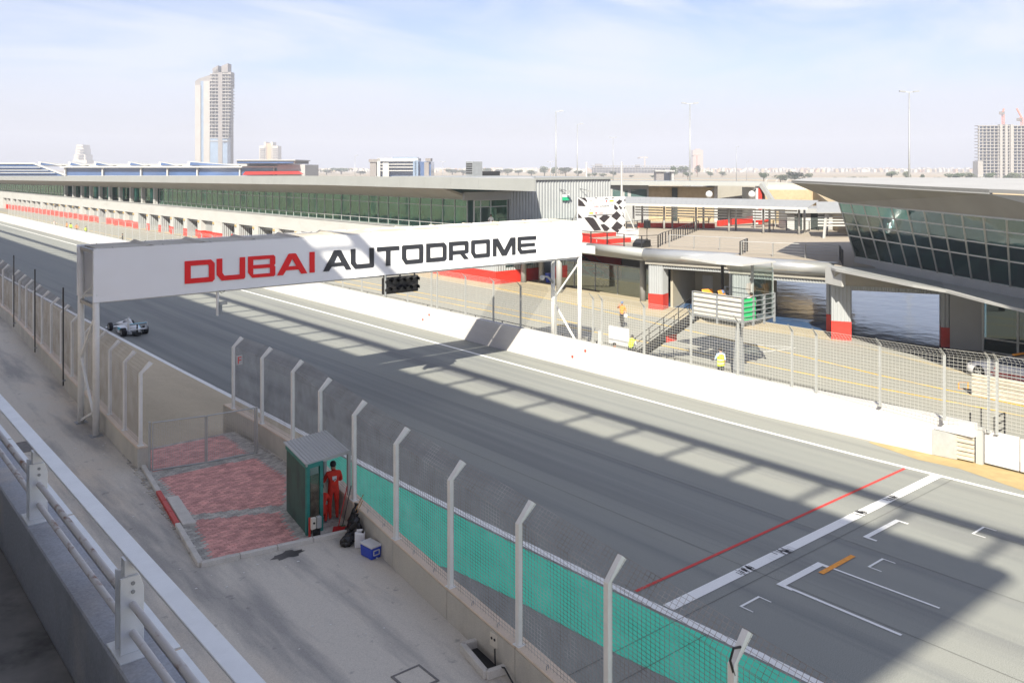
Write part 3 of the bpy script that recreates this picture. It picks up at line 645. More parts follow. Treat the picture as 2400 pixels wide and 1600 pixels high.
# second camera dome on the rear right leg
t = thing('camera_dome', 'white dome camera on a curved bracket at the right gantry leg', 'camera', (34.6,38.9,4.6))
MB().tube([(35.3,38.8,4.5),(34.9,38.8,4.85),(34.5,38.8,4.95)],[0.09,0.06,0.05],8).build('bracket', M['galv'], t, smooth=True)
MB().ball((34.45,38.8,4.85),(0.16,0.16,0.15)).build('dome', M['white_gloss'], t, smooth=True)
# F board on the fence
t = thing('letter_board', 'small white board with a red letter F on the fence post', 'sign', (13.9,34.3,3.4))
MB().box(13.84,14.10,34.2,34.215,3.42,3.80).build('board', M['white_gloss'], t)
text('letter', 'F', 0.40, M['red_letter'], t, (13.97,34.195,3.47), (R(90),0,0))

# ------------------------------------------------------------------ grandstand roof over the camera (casts the shade)
ZR = 28.0
t = thing('grandstand_roof', 'grandstand roof whose shadow with its truss edge lies along the track', 'roof', (-10,60,ZR))
ye0, ye1 = 9.7-0.9*ZR, 330.0; xs = 26.1-1.04*ZR; xc = 28.75-1.04*ZR
MB().box(3.0-1.04*ZR,xs,ye0,ye1,ZR,ZR+0.4).build('roof_sheet', M['clad'], t)
MB().tube([(xc,ye0,ZR+0.2),(xc,ye1,ZR+0.2)],0.30,8).build('edge_chord', M['clad'], t)
b = MB(); y = ye0+1.0; k = 0
while y < ye1: b.tube([(xs-0.5,y,ZR+0.2),(xc,y,ZR+0.2)],0.13,6); y += 2.95
b.build('edge_struts', M['clad'], t)
for k in range(14):
    MB().box(-0.85*(k+1)+0.35,-0.85*k+0.35,-11,60,6.5,9.55+0.42*k).build('shading_tier', M['concrete'], t)  # unseen tiers, added to block sky light from the parapet face and terrace floor
for y in range(-8,330,14): MB().tube([(-14,y,0),(-14,y,ZR)],0.4,10).build('column', M['clad'], t)
# ------------------------------------------------------------------ long pit building with garages below and a glazed gallery above
def pA(y, o=0.0): return (52.4-0.038*(y-100)+o, y)
def pbox(b, ya, yb, o0, o1, z0, z1): return b.prism([pA(ya,o0),pA(ya,o1),pA(yb,o1),pA(yb,o0)], z0, z1)
M['shutter'] = mat('grey_shutter', (0.30,0.31,0.31), 0.5, 0.2, var=0.06, scale=1)
M['pit_white'] = layered('pit_white_wall', (0.40,0.40,0.39), [((0.33,0.325,0.31), 0.25, (1,1,3), 0.48, 0.72, 0.6)], rough=0.65, bump=0)
pb = thing('pit_building', 'long white pit building with garages below and green glass gallery above', 'building', (52,150,0))
GAR = [279.0,274.6,267.9,262.5,257.5,253.3,248.1,243.5,237.0,231.7,227.0,221.7,216.2,211.3,204.3,198.7,193.2,187.9,182.5,176.9,169.6,163.6,158.0,152.1,146.1,140.2,132.1,126.1,119.7,113.4,107.0,100.8,94.6,88.4,82.2,76.0]
OPEN = {193.2,169.6,163.6,158.0,152.1,146.1,132.1,126.1,119.7}
LZ, BANDZ, GZ0, GZ1 = 2.95, 4.72, 4.80, 8.05
EA, EB = 68.0, 330.0
# piers and band
edges = [EB]+[v for y in GAR for v in (y, y-4.5)]+[EA]
for i in range(0,len(edges)-1,2):
    a, c = edges[i+1], edges[i]
    MB().prism([pA(a),pA(a,0.9),pA(c,0.9),pA(c)], 1.25, LZ).build('pier', M['pit_white'], pb)
    MB().prism([pA(a,-0.01),pA(a,0.9),pA(c,0.9),pA(c,-0.01)], 0.0, 1.25).build('pier_base', M['red'] if c < 280 else M['pit_white'], pb)
n = 40
for k in range(n):
    a = EA+(EB-EA)*k/n; c = EA+(EB-EA)*(k+1)/n-0.02
    pbox(MB(),a,c,-0.02,0.85,LZ,BANDZ).build('wall_panel', M['pit_white'], pb)
pbox(MB(),EA,EB,-0.10,1.6,BANDZ,BANDZ+0.10).build('ledge', M['clad'], pb)
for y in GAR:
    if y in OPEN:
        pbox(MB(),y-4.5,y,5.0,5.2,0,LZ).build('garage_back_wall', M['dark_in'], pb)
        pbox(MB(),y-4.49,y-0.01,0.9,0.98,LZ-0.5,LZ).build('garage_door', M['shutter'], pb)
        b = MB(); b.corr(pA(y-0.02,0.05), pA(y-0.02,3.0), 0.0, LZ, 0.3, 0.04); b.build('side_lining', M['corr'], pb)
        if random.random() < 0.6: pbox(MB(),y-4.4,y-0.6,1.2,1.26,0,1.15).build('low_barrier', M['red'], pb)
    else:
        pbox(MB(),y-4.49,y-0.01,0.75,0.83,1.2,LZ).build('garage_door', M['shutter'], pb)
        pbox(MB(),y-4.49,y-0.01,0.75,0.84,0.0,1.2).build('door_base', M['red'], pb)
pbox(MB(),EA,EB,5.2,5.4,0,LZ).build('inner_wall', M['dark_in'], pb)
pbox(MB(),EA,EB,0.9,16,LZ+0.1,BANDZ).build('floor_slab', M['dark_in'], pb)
# wall lamps
M['lampgold'] = mat('brass_lamp', (0.55,0.40,0.18), 0.4, 0.5, var=0.1)
for y in GAR[8:]:
    p = pA(y-4.5-0.6,-0.12); MB().box(p[0]-0.12,p[0]+0.12,p[1]-0.1,p[1]+0.1,2.55,2.85).build('wall_lamp', M['lampgold'], pb)
# gallery glazing: frames, panes, columns inside
GO = 1.0
def gallery(y0, y1, step, rows, sub):
    n = round((y1-y0)/step); st = (y1-y0)/n; fr = MB()
    zs = [GZ0]+rows+[GZ1]
    for k in range(n+1):
        p = pA(y0+k*st, GO); fr.box(p[0]-0.06,p[0]+0.06,p[1]-0.035,p[1]+0.035,GZ0,GZ1)
    for z in zs:
        fr.beam((*pA(y0,GO),z),(*pA(y1,GO),z),0.10,0.07)
    fr.build('window_frame', M['galv'], pb)
    base = {}
    for k in range(n):
        for j in range(len(zs)-1):
            if j not in base:
                h = zs[j+1]-zs[j]-0.05; b = MB()
                b.box(-0.008,0.008,-st/2+0.02,st/2-0.02,-h/2,h/2); base[j] = b.build('pane', M['pglass'], None); base[j].rotation_euler = (0,0,math.atan(0.038)); src = base[j]
                o = src
            else:
                o = base[j].copy(); C.objects.link(o)
            p = pA(y0+(k+0.5)*st, GO); o.parent = pb; o.location = Vector((p[0],p[1],(zs[j]+zs[j+1])/2))-pb.location
gallery(73.1, 161.4, 2.12, [5.40,7.30], 0)
gallery(220.2, 300.0, 2.6, [5.3], 0)
for y in [76+8.4*k for k in range(28)]:
    p = pA(y, GO+1.2); MB().tube([(p[0],p[1],GZ0),(p[0],p[1],GZ1)],0.42,12).build('gallery_column', M['teal'], pb, smooth=True)
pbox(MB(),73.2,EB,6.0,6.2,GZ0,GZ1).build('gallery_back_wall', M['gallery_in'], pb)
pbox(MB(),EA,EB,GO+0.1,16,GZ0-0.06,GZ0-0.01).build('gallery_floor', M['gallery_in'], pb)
# chairs and rail inside the gallery
for k in range(44):
    y = 75+2.0*k; p = pA(y, GO+2.6); MB().box(p[0]-0.22,p[0]+0.22,p[1]-0.22,p[1]+0.22,GZ0,GZ0+0.75+0.2*(k%3)).build('seat', M['teal'] if k%4 else M['clad_light'], pb)
# open balcony stretch with white columns
for k in range(10):
    y = 162.0+6.3*k; p = pA(y, 0.5); MB().box(p[0]-0.3,p[0]+0.3,p[1]-0.35,p[1]+0.35,GZ0,GZ1).build('balcony_column', M['clad_light'], pb)
pbox(MB(),161.5,220.1,2.8,2.85,GZ0,GZ1).build('balcony_glazing', M['pglass'], pb)
b = MB()
for z in (5.1,5.4,5.75): b.beam((*pA(161.5,0.3),z),(*pA(220,0.3),z),0.05)
b.build('balcony_rail', M['dark_steel'], pb)
pbox(MB(),300.2,EB,GO-0.1,GO+0.1,GZ0,GZ1).build('end_wall', M['clad_light'], pb)
# end elevation: glazed corner and corrugated wall
ex = pA(72.0,GO)[0]
fr = MB()
for x in (ex,55.3,56.65,58.9): fr.box(x-0.06,x+0.06,71.94,72.06,GZ0,8.0)
for z in (GZ0,7.3,8.0): fr.box(ex,58.9,71.95,72.05,z-0.04,z+0.04)
fr.build('window_frame', M['galv'], pb)
for x0,x1 in ((ex,55.3),(56.65,58.9)):
    MB().box(x0+0.07,x1-0.07,71.99,72.01,GZ0+0.05,7.25).build('pane', M['pglass'], pb); MB().box(x0+0.07,x1-0.07,71.99,72.01,7.35,7.95).build('pane', M['pglass'], pb)
MB().box(55.37,56.58,71.99,72.01,7.35,7.95).build('pane', M['pglass'], pb)
MB().box(56.3,56.6,70.9,71.95,GZ0+0.05,7.2).build('door', M['clear'], pb)
MB().box(53.0,59.1,71.6,72.0,8.04,8.9).build('lintel_panel', M['clad'], pb)
MB().box(52.8,74.6,66.4,72.3,4.60,4.78).build('end_terrace', M['deck'], pb)
b = MB(); b.corr((59.0,71.8),(74.5,71.8),4.8,10.05,0.42,0.10); b.build('corrugated_wall', M['corr'], pb)
MB().box(59.0,74.5,71.95,95,4.8,10.0).build('rear_block', M['clad'], pb)
MB().box(58.9,74.7,71.5,95.2,10.05,10.32).build('roof_edge', M['fascia'], pb)
for (ang_x, z) in ((66.8,7.6),):
    pass
# ground floor end block below: red base, corrugated top
MB().box(53.0,59.0,66.5,76,0.0,1.25).build('kiosk_base', M['red'], pb)
b = MB(); b.corr((53.05,76.0),(53.05,66.55),1.25,3.6,0.3,0.05); b.corr((53.05,66.55),(59,66.55),1.25,3.6,0.3,0.05); b.build('kiosk_cladding', M['corr'], pb)
MB().box(53.1,58.9,66.7,75.9,1.25,4.55).build('kiosk_core', M['clad'], pb)
for x in (54.2,56.8): MB().box(x,x+1.0,66.46,66.52,1.6,3.2).build('kiosk_window', M['tglass'], pb)
for y in (68.3,71.0): MB().box(52.96,53.02,y,y+1.2,1.6,3.2).build('kiosk_window', M['tglass'], pb)
# roof: soffit rising to a deep fascia, pointed end
OVH = -3.2; FZ0, FZ1 = 9.30, 10.42
def rdz(y): return -max(0.0,y-95)*0.0072
n = 60; ys = [58.2]+[66+(EB-66)*k/n for k in range(n+1)]
for k in range(len(ys)-1):
    MB().prism([pA(ys[k]+0.02,OVH),pA(ys[k]+0.02,OVH+0.15),pA(ys[k+1],OVH+0.15),pA(ys[k+1],OVH)], [FZ0+rdz(ys[k])]*2+[FZ0+rdz(ys[k+1])]*2, [FZ1+rdz(ys[k])]*2+[FZ1+rdz(ys[k+1])]*2).build('fascia_panel', M['fascia'], pb)
b = MB()
b.loft([[(*pA(y,OVH+0.1),FZ0+0.03+rdz(y)),(*pA(y,GO-0.2),8.08+rdz(y)),(*pA(y,GO-0.2),8.35+rdz(y)),(*pA(y,OVH+0.1),FZ0+0.25+rdz(y))] for y in (72,100,160,240,EB)])
b.prism([pA(58.3,OVH+0.16),pA(72.0,OVH+0.16),pA(72.0,7.0),(61.9,71.4)], [FZ0+0.04,FZ0+0.04,8.85,9.35], [FZ0+0.2,FZ0+0.2,9.2,9.6])
b.build('soffit', M['soffit'], pb)
MB().loft([[(*pA(y,OVH+0.1),FZ1-0.25+rdz(y)),(*pA(y,14),8.9+rdz(y)),(*pA(y,14),9.1+rdz(y)),(*pA(y,OVH+0.1),FZ1-0.03+rdz(y))] for y in (72,95,160,240,EB)]).build('roof', M['roof_top'], pb)
MB().prism([pA(58.3,OVH+0.1),pA(72,OVH+0.1),pA(72,9.5),(61.9,71.3)], FZ1-0.25, FZ1-0.02).build('roof', M['roof_top'], pb)
MB().prism([pA(58.21,OVH),pA(58.4,OVH+0.2),(62.0,71.3),(61.85,71.45)], FZ0, FZ1).build('fascia_panel', M['fascia'], pb)
# roof plant
t = thing('roof_unit', 'dark louvred plant unit standing on the pit building roof', 'plant unit', (66,84,10.4))
MB().box(69.0,70.6,91.5,93.0,10.3,12.2).build('casing', M['steel_grey'], t); MB().box(70.7,73.6,91.5,92.6,10.3,10.9).build('ducts', M['dark_steel'], t)
for k in range(5): MB().box(68.95,69.0,91.6,92.9,10.6+0.3*k,10.75+0.3*k).build('louvre', M['dark_steel'], t)
# wall lights and green sign on the corrugated wall
t = thing('wall_sign', 'small green and white exit sign box on the corrugated wall', 'sign', (66.0,71.6,7.7))
M['sign_green'] = mat('sign_green', (0.02,0.36,0.18), 0.4, var=0.05)
MB().box(66.6,67.5,71.45,71.62,7.72,8.1).build('green_panel', M['sign_green'], t); MB().box(66.6,67.5,71.45,71.62,8.1,8.4).build('white_panel', M['white_gloss'], t)
MB().beam((66.4,71.6,8.9),(67.0,71.5,8.4),0.04).build('bracket', M['dark_steel'], t)
for i,x in enumerate((66.2,69.4)):
    t = thing('spotlight', ['small floodlight on an arm left on the corrugated wall','small floodlight on an arm right on the corrugated wall'][i], 'floodlight', (x,71.6,8.8))
    MB().beam((x,71.7,9.0),(x+0.5,70.9,8.8),0.05).build('arm', M['dark_steel'], t); MB().box(x+0.4,x+0.85,70.75,70.95,8.6,8.85).build('head', M['galv'], t)

# ------------------------------------------------------------------ paddock block: stepped garages below, timber deck above
DZ = 4.80
pk = thing('paddock_block', 'low pit block with stepped garage bays, silver rounded eaves and deck on top', 'building', (60,45,0))
saw = [(53.1,66.4),(53.2,54.0),(52.9,47.4),(55.3,39.9),(52.95,39.3),(55.2,31.7),(53.2,31.0)]
back = [(80,31.0),(84,50),(92,66),(92,72),(74.6,72.2),(74.6,66.3)]
MB().prism(saw+[(60,26)]+back, DZ-0.35, DZ).build('deck_slab', M['soffit'], pk)
MB().prism([(53.5,66.3),(53.6,54.0),(53.4,47.4),(55.7,40.2),(53.5,39.4),(55.6,32.1),(53.8,31.2),(60,26.2)]+back, DZ+0.003, DZ+0.025).build('deck_surface', M['deck'], pk)
def eaves(a, c, r=0.42, n=9):
    """rounded silver eaves along plan line a-c, sitting at the deck edge"""
    a = Vector((*a,0)); c = Vector((*c,0)); d = (c-a).normalized(); nn = Vector((d.y,-d.x,0))
    if nn.x > 0: nn = -nn
    secs = []
    for p in (a,c):
        s = [tuple(p+Vector((0,0,DZ+0.06))-nn*0.7)]
        for k in range(n): t_ = math.pi*(0.5-k/(n-1)*0.95); s.append(tuple(p+nn*(r*math.cos(t_)-0.1)+Vector((0,0,DZ-r+0.06+r*math.sin(t_)))))
        s.append(tuple(p-nn*0.25+Vector((0,0,DZ-0.95)))); s.append(tuple(p-nn*0.7+Vector((0,0,DZ-0.95))))
        secs.append(s)
    return MB().loft(secs)
M['alu'] = mat('brushed_aluminium', (0.45,0.46,0.47), 0.28, 0.6, var=0.05, scale=0.8)
for a,c in (((52.9,47.3),(55.25,40.0)),((52.95,39.2),(55.15,31.8))):
    eaves(a,c).build('rounded_eaves', M['alu'], pk, smooth=True)
eaves((53.15,66.2),(53.15,54.0),0.34).build('rounded_eaves', M['fascia'], pk, smooth=True); eaves((53.15,53.98),(52.92,47.35),0.34).build('rounded_eaves', M['fascia'], pk, smooth=True)
def bay_face(p0, p1, w):
    """one garage bay: pier at p0 side, lintel beam with corrugated band, opening"""
    a = Vector(p0); c = Vector(p1); d = (c-a).normalized(); ln = (c-a).length; nn = Vector((d.y,-d.x)); nn = nn if nn.x < 0 else -nn
    def q(s, o): v = a+d*s-nn*o; return (v.x,v.y)
    def blk(s0,s1,o0,o1,z0,z1): return MB().prism([q(s0,o0),q(s1,o0),q(s1,o1),q(s0,o1)],z0,z1)
    for s0,s1 in ((0.25,1.45),(ln-0.75,ln-0.05)):
        blk(s0+0.04,s1-0.04,0.50,1.6,1.24,3.86).build('pier_core', M['clad'], pk)
        b = MB()
        for u,v in (((s0,0.46),(s1,0.46)),((s1,0.46),(s1,1.6)),((s0,1.6),(s0,0.46))): b.corr(q(*u),q(*v),1.24,3.62,0.2,0.035)
        b.build('pier_cladding', M['corr'], pk)
        blk(s0-0.02,s1+0.02,0.44,1.62,0.0,1.24).build('pier_base', M['red'], pk)
    b = MB(); b.corr(q(1.45,0.55),q(ln-0.75,0.55),3.32,3.62,0.2,0.05); b.build('lintel_cladding', M['corr'], pk)
    blk(1.5,ln-0.78,0.6,1.2,3.30,3.88).build('lintel', M['clad'], pk)
    blk(0.0,ln,0.3,0.55,3.62,DZ-0.36).build('fascia_soffit', M['soffit'], pk)
    # room behind: side walls, ceiling, polished floor, open back
    blk(0.3,0.5,1.6,w,0,4.4).build('side_wall', M['dark_in'], pk)
    return q, blk, ln
M['epoxy'] = mat('sky_tinted_floor', (0.05,0.11,0.24), 0.10, var=0.25, scale=0.5, bump=0.55, bscale=0.55, spec=0.9)  # blue base colour paints in the sky reflected by the glossy floor
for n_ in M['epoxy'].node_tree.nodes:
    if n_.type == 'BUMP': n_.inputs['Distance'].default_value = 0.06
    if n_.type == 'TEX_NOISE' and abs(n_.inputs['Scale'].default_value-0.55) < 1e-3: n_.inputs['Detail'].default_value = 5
q, blk, ln = bay_face((52.9,47.3),(55.25,40.0),17)
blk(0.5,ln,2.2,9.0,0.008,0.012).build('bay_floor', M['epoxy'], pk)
blk(1.5,1.7,2.0,7.0,0,4.3).build('inner_wall', M['beige_in'], pk); blk(1.7,ln+1.0,7.0,7.2,0,4.3).build('inner_wall', M['beige_in'], pk)
blk(2.4,3.3,6.92,6.98,0,2.2).build('inner_door', M['clad_light'], pk)
st = thing('inner_staircase', 'dark staircase inside the first open pit bay', 'stairs', (57,42,0))
for k in range(10):
    p0 = q(3.4+0.32*k,5.6); p1 = q(3.4+0.32*(k+1)-0.02,5.6); p2 = q(3.4+0.32*(k+1)-0.02,6.9); p3 = q(3.4+0.32*k,6.9)
    MB().prism([p0,p1,p2,p3], 0.17*k+0.1, 0.17*(k+1)+0.1).build('tread', M['steel_grey'], st)
q, blk, ln = bay_face((52.95,39.2),(55.15,31.8),7.5)
# race control corner: pier, garage opening and canopy
pier = Vector((52.9,30.5))
q, blk, ln = bay_face((52.7,31.0),(56.4,24.4),8.0)
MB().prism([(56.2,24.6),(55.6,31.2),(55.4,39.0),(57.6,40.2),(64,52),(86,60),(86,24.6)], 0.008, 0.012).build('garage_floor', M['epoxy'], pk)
# columns and glazed screen below the stage
for i,(x,y) in enumerate(((56.1,66.0),(57.6,65.0),(56.2,50.3),(54.0,58.5))):
    MB().tube([(x,y,0),(x,y,DZ-0.3)],0.28,14).build('column', M['clad'], pk, smooth=True)
b = MB()
for k in range(6):
    a = Vector((57.5,63.0)).lerp(Vector((57.0,48.4)),k/5); MB().beam((a.x,a.y,0),(a.x,a.y,2.6),0.08).build('screen_post', M['steel_grey'], pk)
    if k < 5:
        c = Vector((57.5,63.0)).lerp(Vector((57.0,48.4)),(k+1)/5); b = MB(); b.beam((a.x,a.y,1.3),(c.x,c.y,1.3),0.015,2.5); b.build('glass_screen', M['clear'], pk)
MB().beam((57.5,63.0,2.62),(57.0,48.4,2.62),0.08).build('screen_rail', M['steel_grey'], pk)
MB().box(66,66.2,46,72,0,4.4).build('rear_wall', M['clad'], pk); MB().box(65.8,66,62,70,0,4.0).build('red_panel', M['red'], pk); MB().box(65.8,66,50,56,0.6,4.2).build('red_panel', M['red'], pk)
MB().box(65.85,66,57.6,58.6,0,3.6).build('white_column', M['clad_light'], pk)
st = thing('steel_staircase', 'dark steel staircase under the podium deck', 'stairs', (61,62,0))
for k in range(14): MB().box(60.2,61.6,66.5-0.55*k-0.5,66.5-0.55*k,4.1-0.29*k,4.18-0.29*k).build('tread', M['dark_steel'], st)
for x in (60.15,61.65):
    MB().beam((x,66.6,4.2),(x,58.7,0.1),0.06,0.25).build('stringer', M['dark_steel'], st); MB().beam((x,66.6,5.1),(x,58.7,1.0),0.05).build('handrail', M['dark_steel'], st)
t = thing('waste_bin', 'blue bin standing in the shade by the red kiosk', 'bin', (57.9,66,0))
M['blue'] = mat('blue_plastic', (0.02,0.06,0.45), 0.4, var=0.08)
MB().loft([[(57.9+rr*math.cos(a*math.pi/6),64.3+rr*math.sin(a*math.pi/6),z) for a in range(12)] for rr,z in ((0.26,0),(0.32,0.9))]).build('body', M['blue'], t); MB().tube([(57.9,64.3,0.9),(57.9,64.3,0.95)],0.34,12).build('rim', M['blue'], t)
for i,(x,y) in enumerate(((52.3,75.5),(51.9,80.0))):
    t = thing('traffic_cone', ['orange traffic cone beside the red kiosk','orange traffic cone farther along the garage apron'][i], 'cone', (x,y,0))
    MB().tube([(x,y,0.03),(x,y,0.7)],[0.16,0.03],10).build('cone', M['orange_paint'], t); MB().box(x-0.2,x+0.2,y-0.2,y+0.2,0,0.03).build('base', M['orange_paint'], t)
# ------------------------------------------------------------------ race control building
rc = thing('control_building', 'race control building with outward leaning glass wall and wide flying roof', 'building', (55,24,0))
def ln2(a, c, t): return tuple(a[i]+(c[i]-a[i])*t for i in range(3))
gb0, gb1 = (57.0,31.4,5.2), (44.35,10.7,5.2)
gt0, gt1 = (55.2,31.6,9.0), (37.1,7.7,9.0)
cols = 16; rowsv = [0.0,0.40,0.62,0.82,1.0]
def gp(s, v): return Vector(ln2(ln2(gb0,gb1,s), ln2(gt0,gt1,s), v))
nrm = (gp(1,0)-gp(0,0)).cross(gp(0,1)-gp(0,0)).normalized()
if nrm.x > 0: nrm = -nrm
M['spandrel'] = mat('teal_spandrel_glass', (0.12,0.36,0.32), 0.1, var=0.15, scale=0.4)
for i in range(cols):
    for j in range(4):
        s0, s1, v0, v1 = (i+0.03)/cols, (i+0.97)/cols, rowsv[j]+0.008, rowsv[j+1]-0.008
        MB().extrude([gp(s0,v0),gp(s1,v0),gp(s1,v1),gp(s0,v1)], nrm*0.015).build('pane', M['spandrel'] if j == 3 and i < 5 else M['tglass'], rc)
for i in range(cols+1): MB().beam(gp(i/cols,0),gp(i/cols,1),0.09,0.12).build('mullion', M['galv'], rc)
for v in rowsv: MB().beam(gp(0,v),gp(1,v),0.08,0.08).build('transom', M['galv'], rc)
b = MB(); b.extrude([gp(0,0)+Vector((0,0,-0.62)),gp(1,0)+Vector((0,0,-0.62)),gp(1,0),gp(0,0)], nrm*0.1); b.build('sill_wall', M['clad'], rc)
MB().extrude([gp(0,0),gp(0,1),Vector((72,34,9.0)),Vector((72,34,5.2))], (0.1,-0.3,0)).build('side_wall', M['clad'], rc)
# interior: floor, back wall, desks, ceiling
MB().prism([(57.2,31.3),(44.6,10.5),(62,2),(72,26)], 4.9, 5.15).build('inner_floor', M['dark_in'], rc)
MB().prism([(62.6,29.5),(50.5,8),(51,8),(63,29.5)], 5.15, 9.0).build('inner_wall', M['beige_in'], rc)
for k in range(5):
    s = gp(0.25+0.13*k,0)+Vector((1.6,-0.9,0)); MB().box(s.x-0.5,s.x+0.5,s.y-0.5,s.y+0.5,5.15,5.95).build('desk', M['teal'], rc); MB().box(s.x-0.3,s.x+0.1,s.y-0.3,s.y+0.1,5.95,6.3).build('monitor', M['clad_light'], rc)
# roof
e0, e1 = (53.5,34.2,10.36), (43.3,17.2,10.16)
MB().add([e0,e1,gp(0.88,1.0),gp(0,1.0),(58,33.5,9.4)], [(0,4,3,2,1)]).build('soffit', M['soffit'], rc)
MB().extrude([e0,e1,(e1[0],e1[1],e1[2]+0.22),(e0[0],e0[1],e0[2]+0.14)], (0.15,-0.1,0)).build('roof_edge', M['clad_light'], rc)
dn = gp(0.88,1.0)
MB().extrude([e1,(37.0,8.0,10.16),(36.9,7.6,9.0),tuple(dn)], (0.12,-0.08,0)).build('fascia_panel', M['clad_light'], rc)
MB().prism([(e0[0],e0[1]),(e1[0],e1[1]),(37.0,8.0),(60,-4),(74,30),(62,38)], [10.40,10.22,10.22,10.30,10.45,10.5], [10.52,10.40,10.40,10.5,10.6,10.62]).build('roof', M['roof_top'], rc)
MB().add([e0,(62,38,10.5),(58,33.5,9.4)], [(0,1,2)]).build('soffit', M['soffit'], rc)
# canopy over the pit apron
co = [(53.1,31.3),(51.8,29.9),(48.5,23.3),(47.9,21.2),(46.3,18.6),(45.35,16.45),(42.2,10.2)]; cz = [4.86,4.86,4.83,4.80,4.72,4.62,4.3]
ci = [(57.3,31.6),(56.6,30.5),(53.5,25.7),(52.2,23.4),(50.6,20.5),(49.4,17.9),(45.0,10.2)]
for k in range(len(co)-1):
    MB().add([(*co[k],cz[k]),(*co[k+1],cz[k+1]),(*ci[k+1],4.70),(*ci[k],4.70)], [(0,1,2,3)]).build('canopy_top', M['clad_light'] if k > 2 else M['clad'], rc)
    MB().extrude([(*co[k],cz[k]-0.14),(*co[k+1],cz[k+1]-0.14),(*co[k+1],cz[k+1]+0.01),(*co[k],cz[k]+0.01)], (0.04,-0.03,0)).build('canopy_edge', M['clad_light'], rc)
    wi = [(53.1,30.9),(54.5,28.5),(56.4,24.4),(57.0,21.0),(57.0,18.0),(57,15.0),(57,8.0)]
    MB().add([(*co[k],cz[k]-0.15),(*wi[k],3.65),(*wi[k+1],3.65),(*co[k+1],cz[k+1]-0.15)], [(0,1,2,3)]).build('canopy_soffit', M['soffit'], rc)
MB().extrude([(52.75,31.2,3.75),(52.0,29.6,3.75),(52.0,29.6,4.85),(52.75,31.2,4.85)], (0.3,-0.1,0)).build('corner_panel', M['clad_light'], rc)
# ground floor glazing under the canopy
fr = MB()
for k in range(6): fr.box(56.95,57.05,23.0-2.0*k-0.06,23.0-2.0*k+0.06,0,3.7)
for z in (0.05,0.85,3.65): fr.box(56.96,57.04,12.5,23.0,z-0.04,z+0.04)
fr.build('window_frame', M['galv'], rc)
for k in range(5):
    for z0,z1 in ((0.1,0.8),(0.9,3.6)): MB().box(56.99,57.01,23.0-2.0*(k+1)+0.08,23.0-2.0*k-0.08,z0,z1).build('pane', M['tglass'], rc)
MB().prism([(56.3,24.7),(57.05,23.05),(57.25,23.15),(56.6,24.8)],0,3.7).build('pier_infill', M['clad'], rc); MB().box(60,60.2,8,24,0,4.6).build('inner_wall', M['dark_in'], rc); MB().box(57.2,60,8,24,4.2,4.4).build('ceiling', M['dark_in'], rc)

# ------------------------------------------------------------------ deck furniture
def railing(name, label, pts, z, h=1.05, m=M['dark_steel'], post=1.6, wires=4, group=None):
    t = thing(name, label, 'railing', (pts[0][0],pts[0][1],z), group)
    for i in range(len(pts)-1):
        a = Vector((*pts[i],z)); c = Vector((*pts[i+1],z)); n = max(1,round((c-a).length/post))
        for k in range(n+(1 if i == len(pts)-2 else 0)):
            p = a.lerp(c,k/n); MB().beam(p,p+Vector((0,0,h)),0.05,0.09).build('post', m, t)
        MB().tube([a+Vector((0,0,h)),c+Vector((0,0,h))],0.03,6).build('top_rail', m, t)
        for j in range(wires):
            zz = h*(j+1)/(wires+1); MB().wire(a+Vector((0,0,zz)),c+Vector((0,0,zz)),0.010).build('wire', m, t)
    return t
railing('deck_railing', 'dark railing along the front of the podium stage', [(53.65,64.5),(53.6,54.0),(53.35,47.9),(54.9,47.5)], DZ, post=2.0)
railing('deck_railing', 'dark railing running back beside the podium stage ramp', [(54.9,47.5),(57.2,49.0),(60.3,50.6),(64.2,52.8),(69.9,56.0),(73.4,58.0)], DZ, post=1.25)
M['pale_rail'] = mat('pale_rail', (0.42,0.42,0.41), 0.4, 0.5, var=0.05)
railing('deck_railing', 'slim grey railing above the first garage bay', [(55.7,47.0),(57.7,40.9)], DZ, m=M['pale_rail'], post=2.1)
railing('deck_railing', 'short dark railing at the step between the two garage bays', [(57.7,40.8),(54.95,39.5)], DZ, post=0.9)
railing('deck_railing', 'slim grey railing above the second garage bay', [(55.0,39.4),(57.6,33.0)], DZ, m=M['pale_rail'], post=2.1)
railing('deck_railing', 'short dark railing where the deck meets the control building', [(57.6,32.9),(54.6,31.0)], DZ, post=0.8)
railing('deck_railing', 'dark railing at the back of the deck behind the podium', [(63.5,60.5),(70.5,62.5),(79.0,61.0),(86,57)], DZ, post=2.4)
railing('deck_railing', 'dark railing around the landing at the right end of the pergola', [(79.5,53),(80.5,50.5),(88,47.5)], DZ, post=1.1)
railing('deck_railing', 'dark railing on the terrace at the foot of the corrugated wall', [(60.0,69.2),(66,69.4),(72,68)], DZ, post=2.0)
# podium
t = thing('podium', 'red winners podium with steps numbered 1 and 3', 'podium', (55,54.5,DZ))
MB().box(54.0,57.4,54.6,56.6,DZ+0.03,DZ+0.78).build('step', M['red'], t, bevel=0.01); MB().box(54.02,57.38,54.62,56.58,DZ+0.78,DZ+0.80).build('step_top', M['deck'], t)
MB().box(53.9,57.2,52.6,54.58,DZ+0.03,DZ+0.42).build('step', M['red'], t, bevel=0.01); MB().box(53.92,57.18,52.62,54.56,DZ+0.42,DZ+0.44).build('step_top', M['deck'], t)
MB().box(53.6,53.98,50.5,58,DZ+0.026,DZ+0.10).build('plinth', M['red'], t)
text('number', '1', 0.75, M['white_gloss'], t, (53.985,55.5,DZ+0.14), (R(90),0,R(-90))); text('number', '3', 0.36, M['white_gloss'], t, (53.885,53.6,DZ+0.1), (R(90),0,R(-90)))
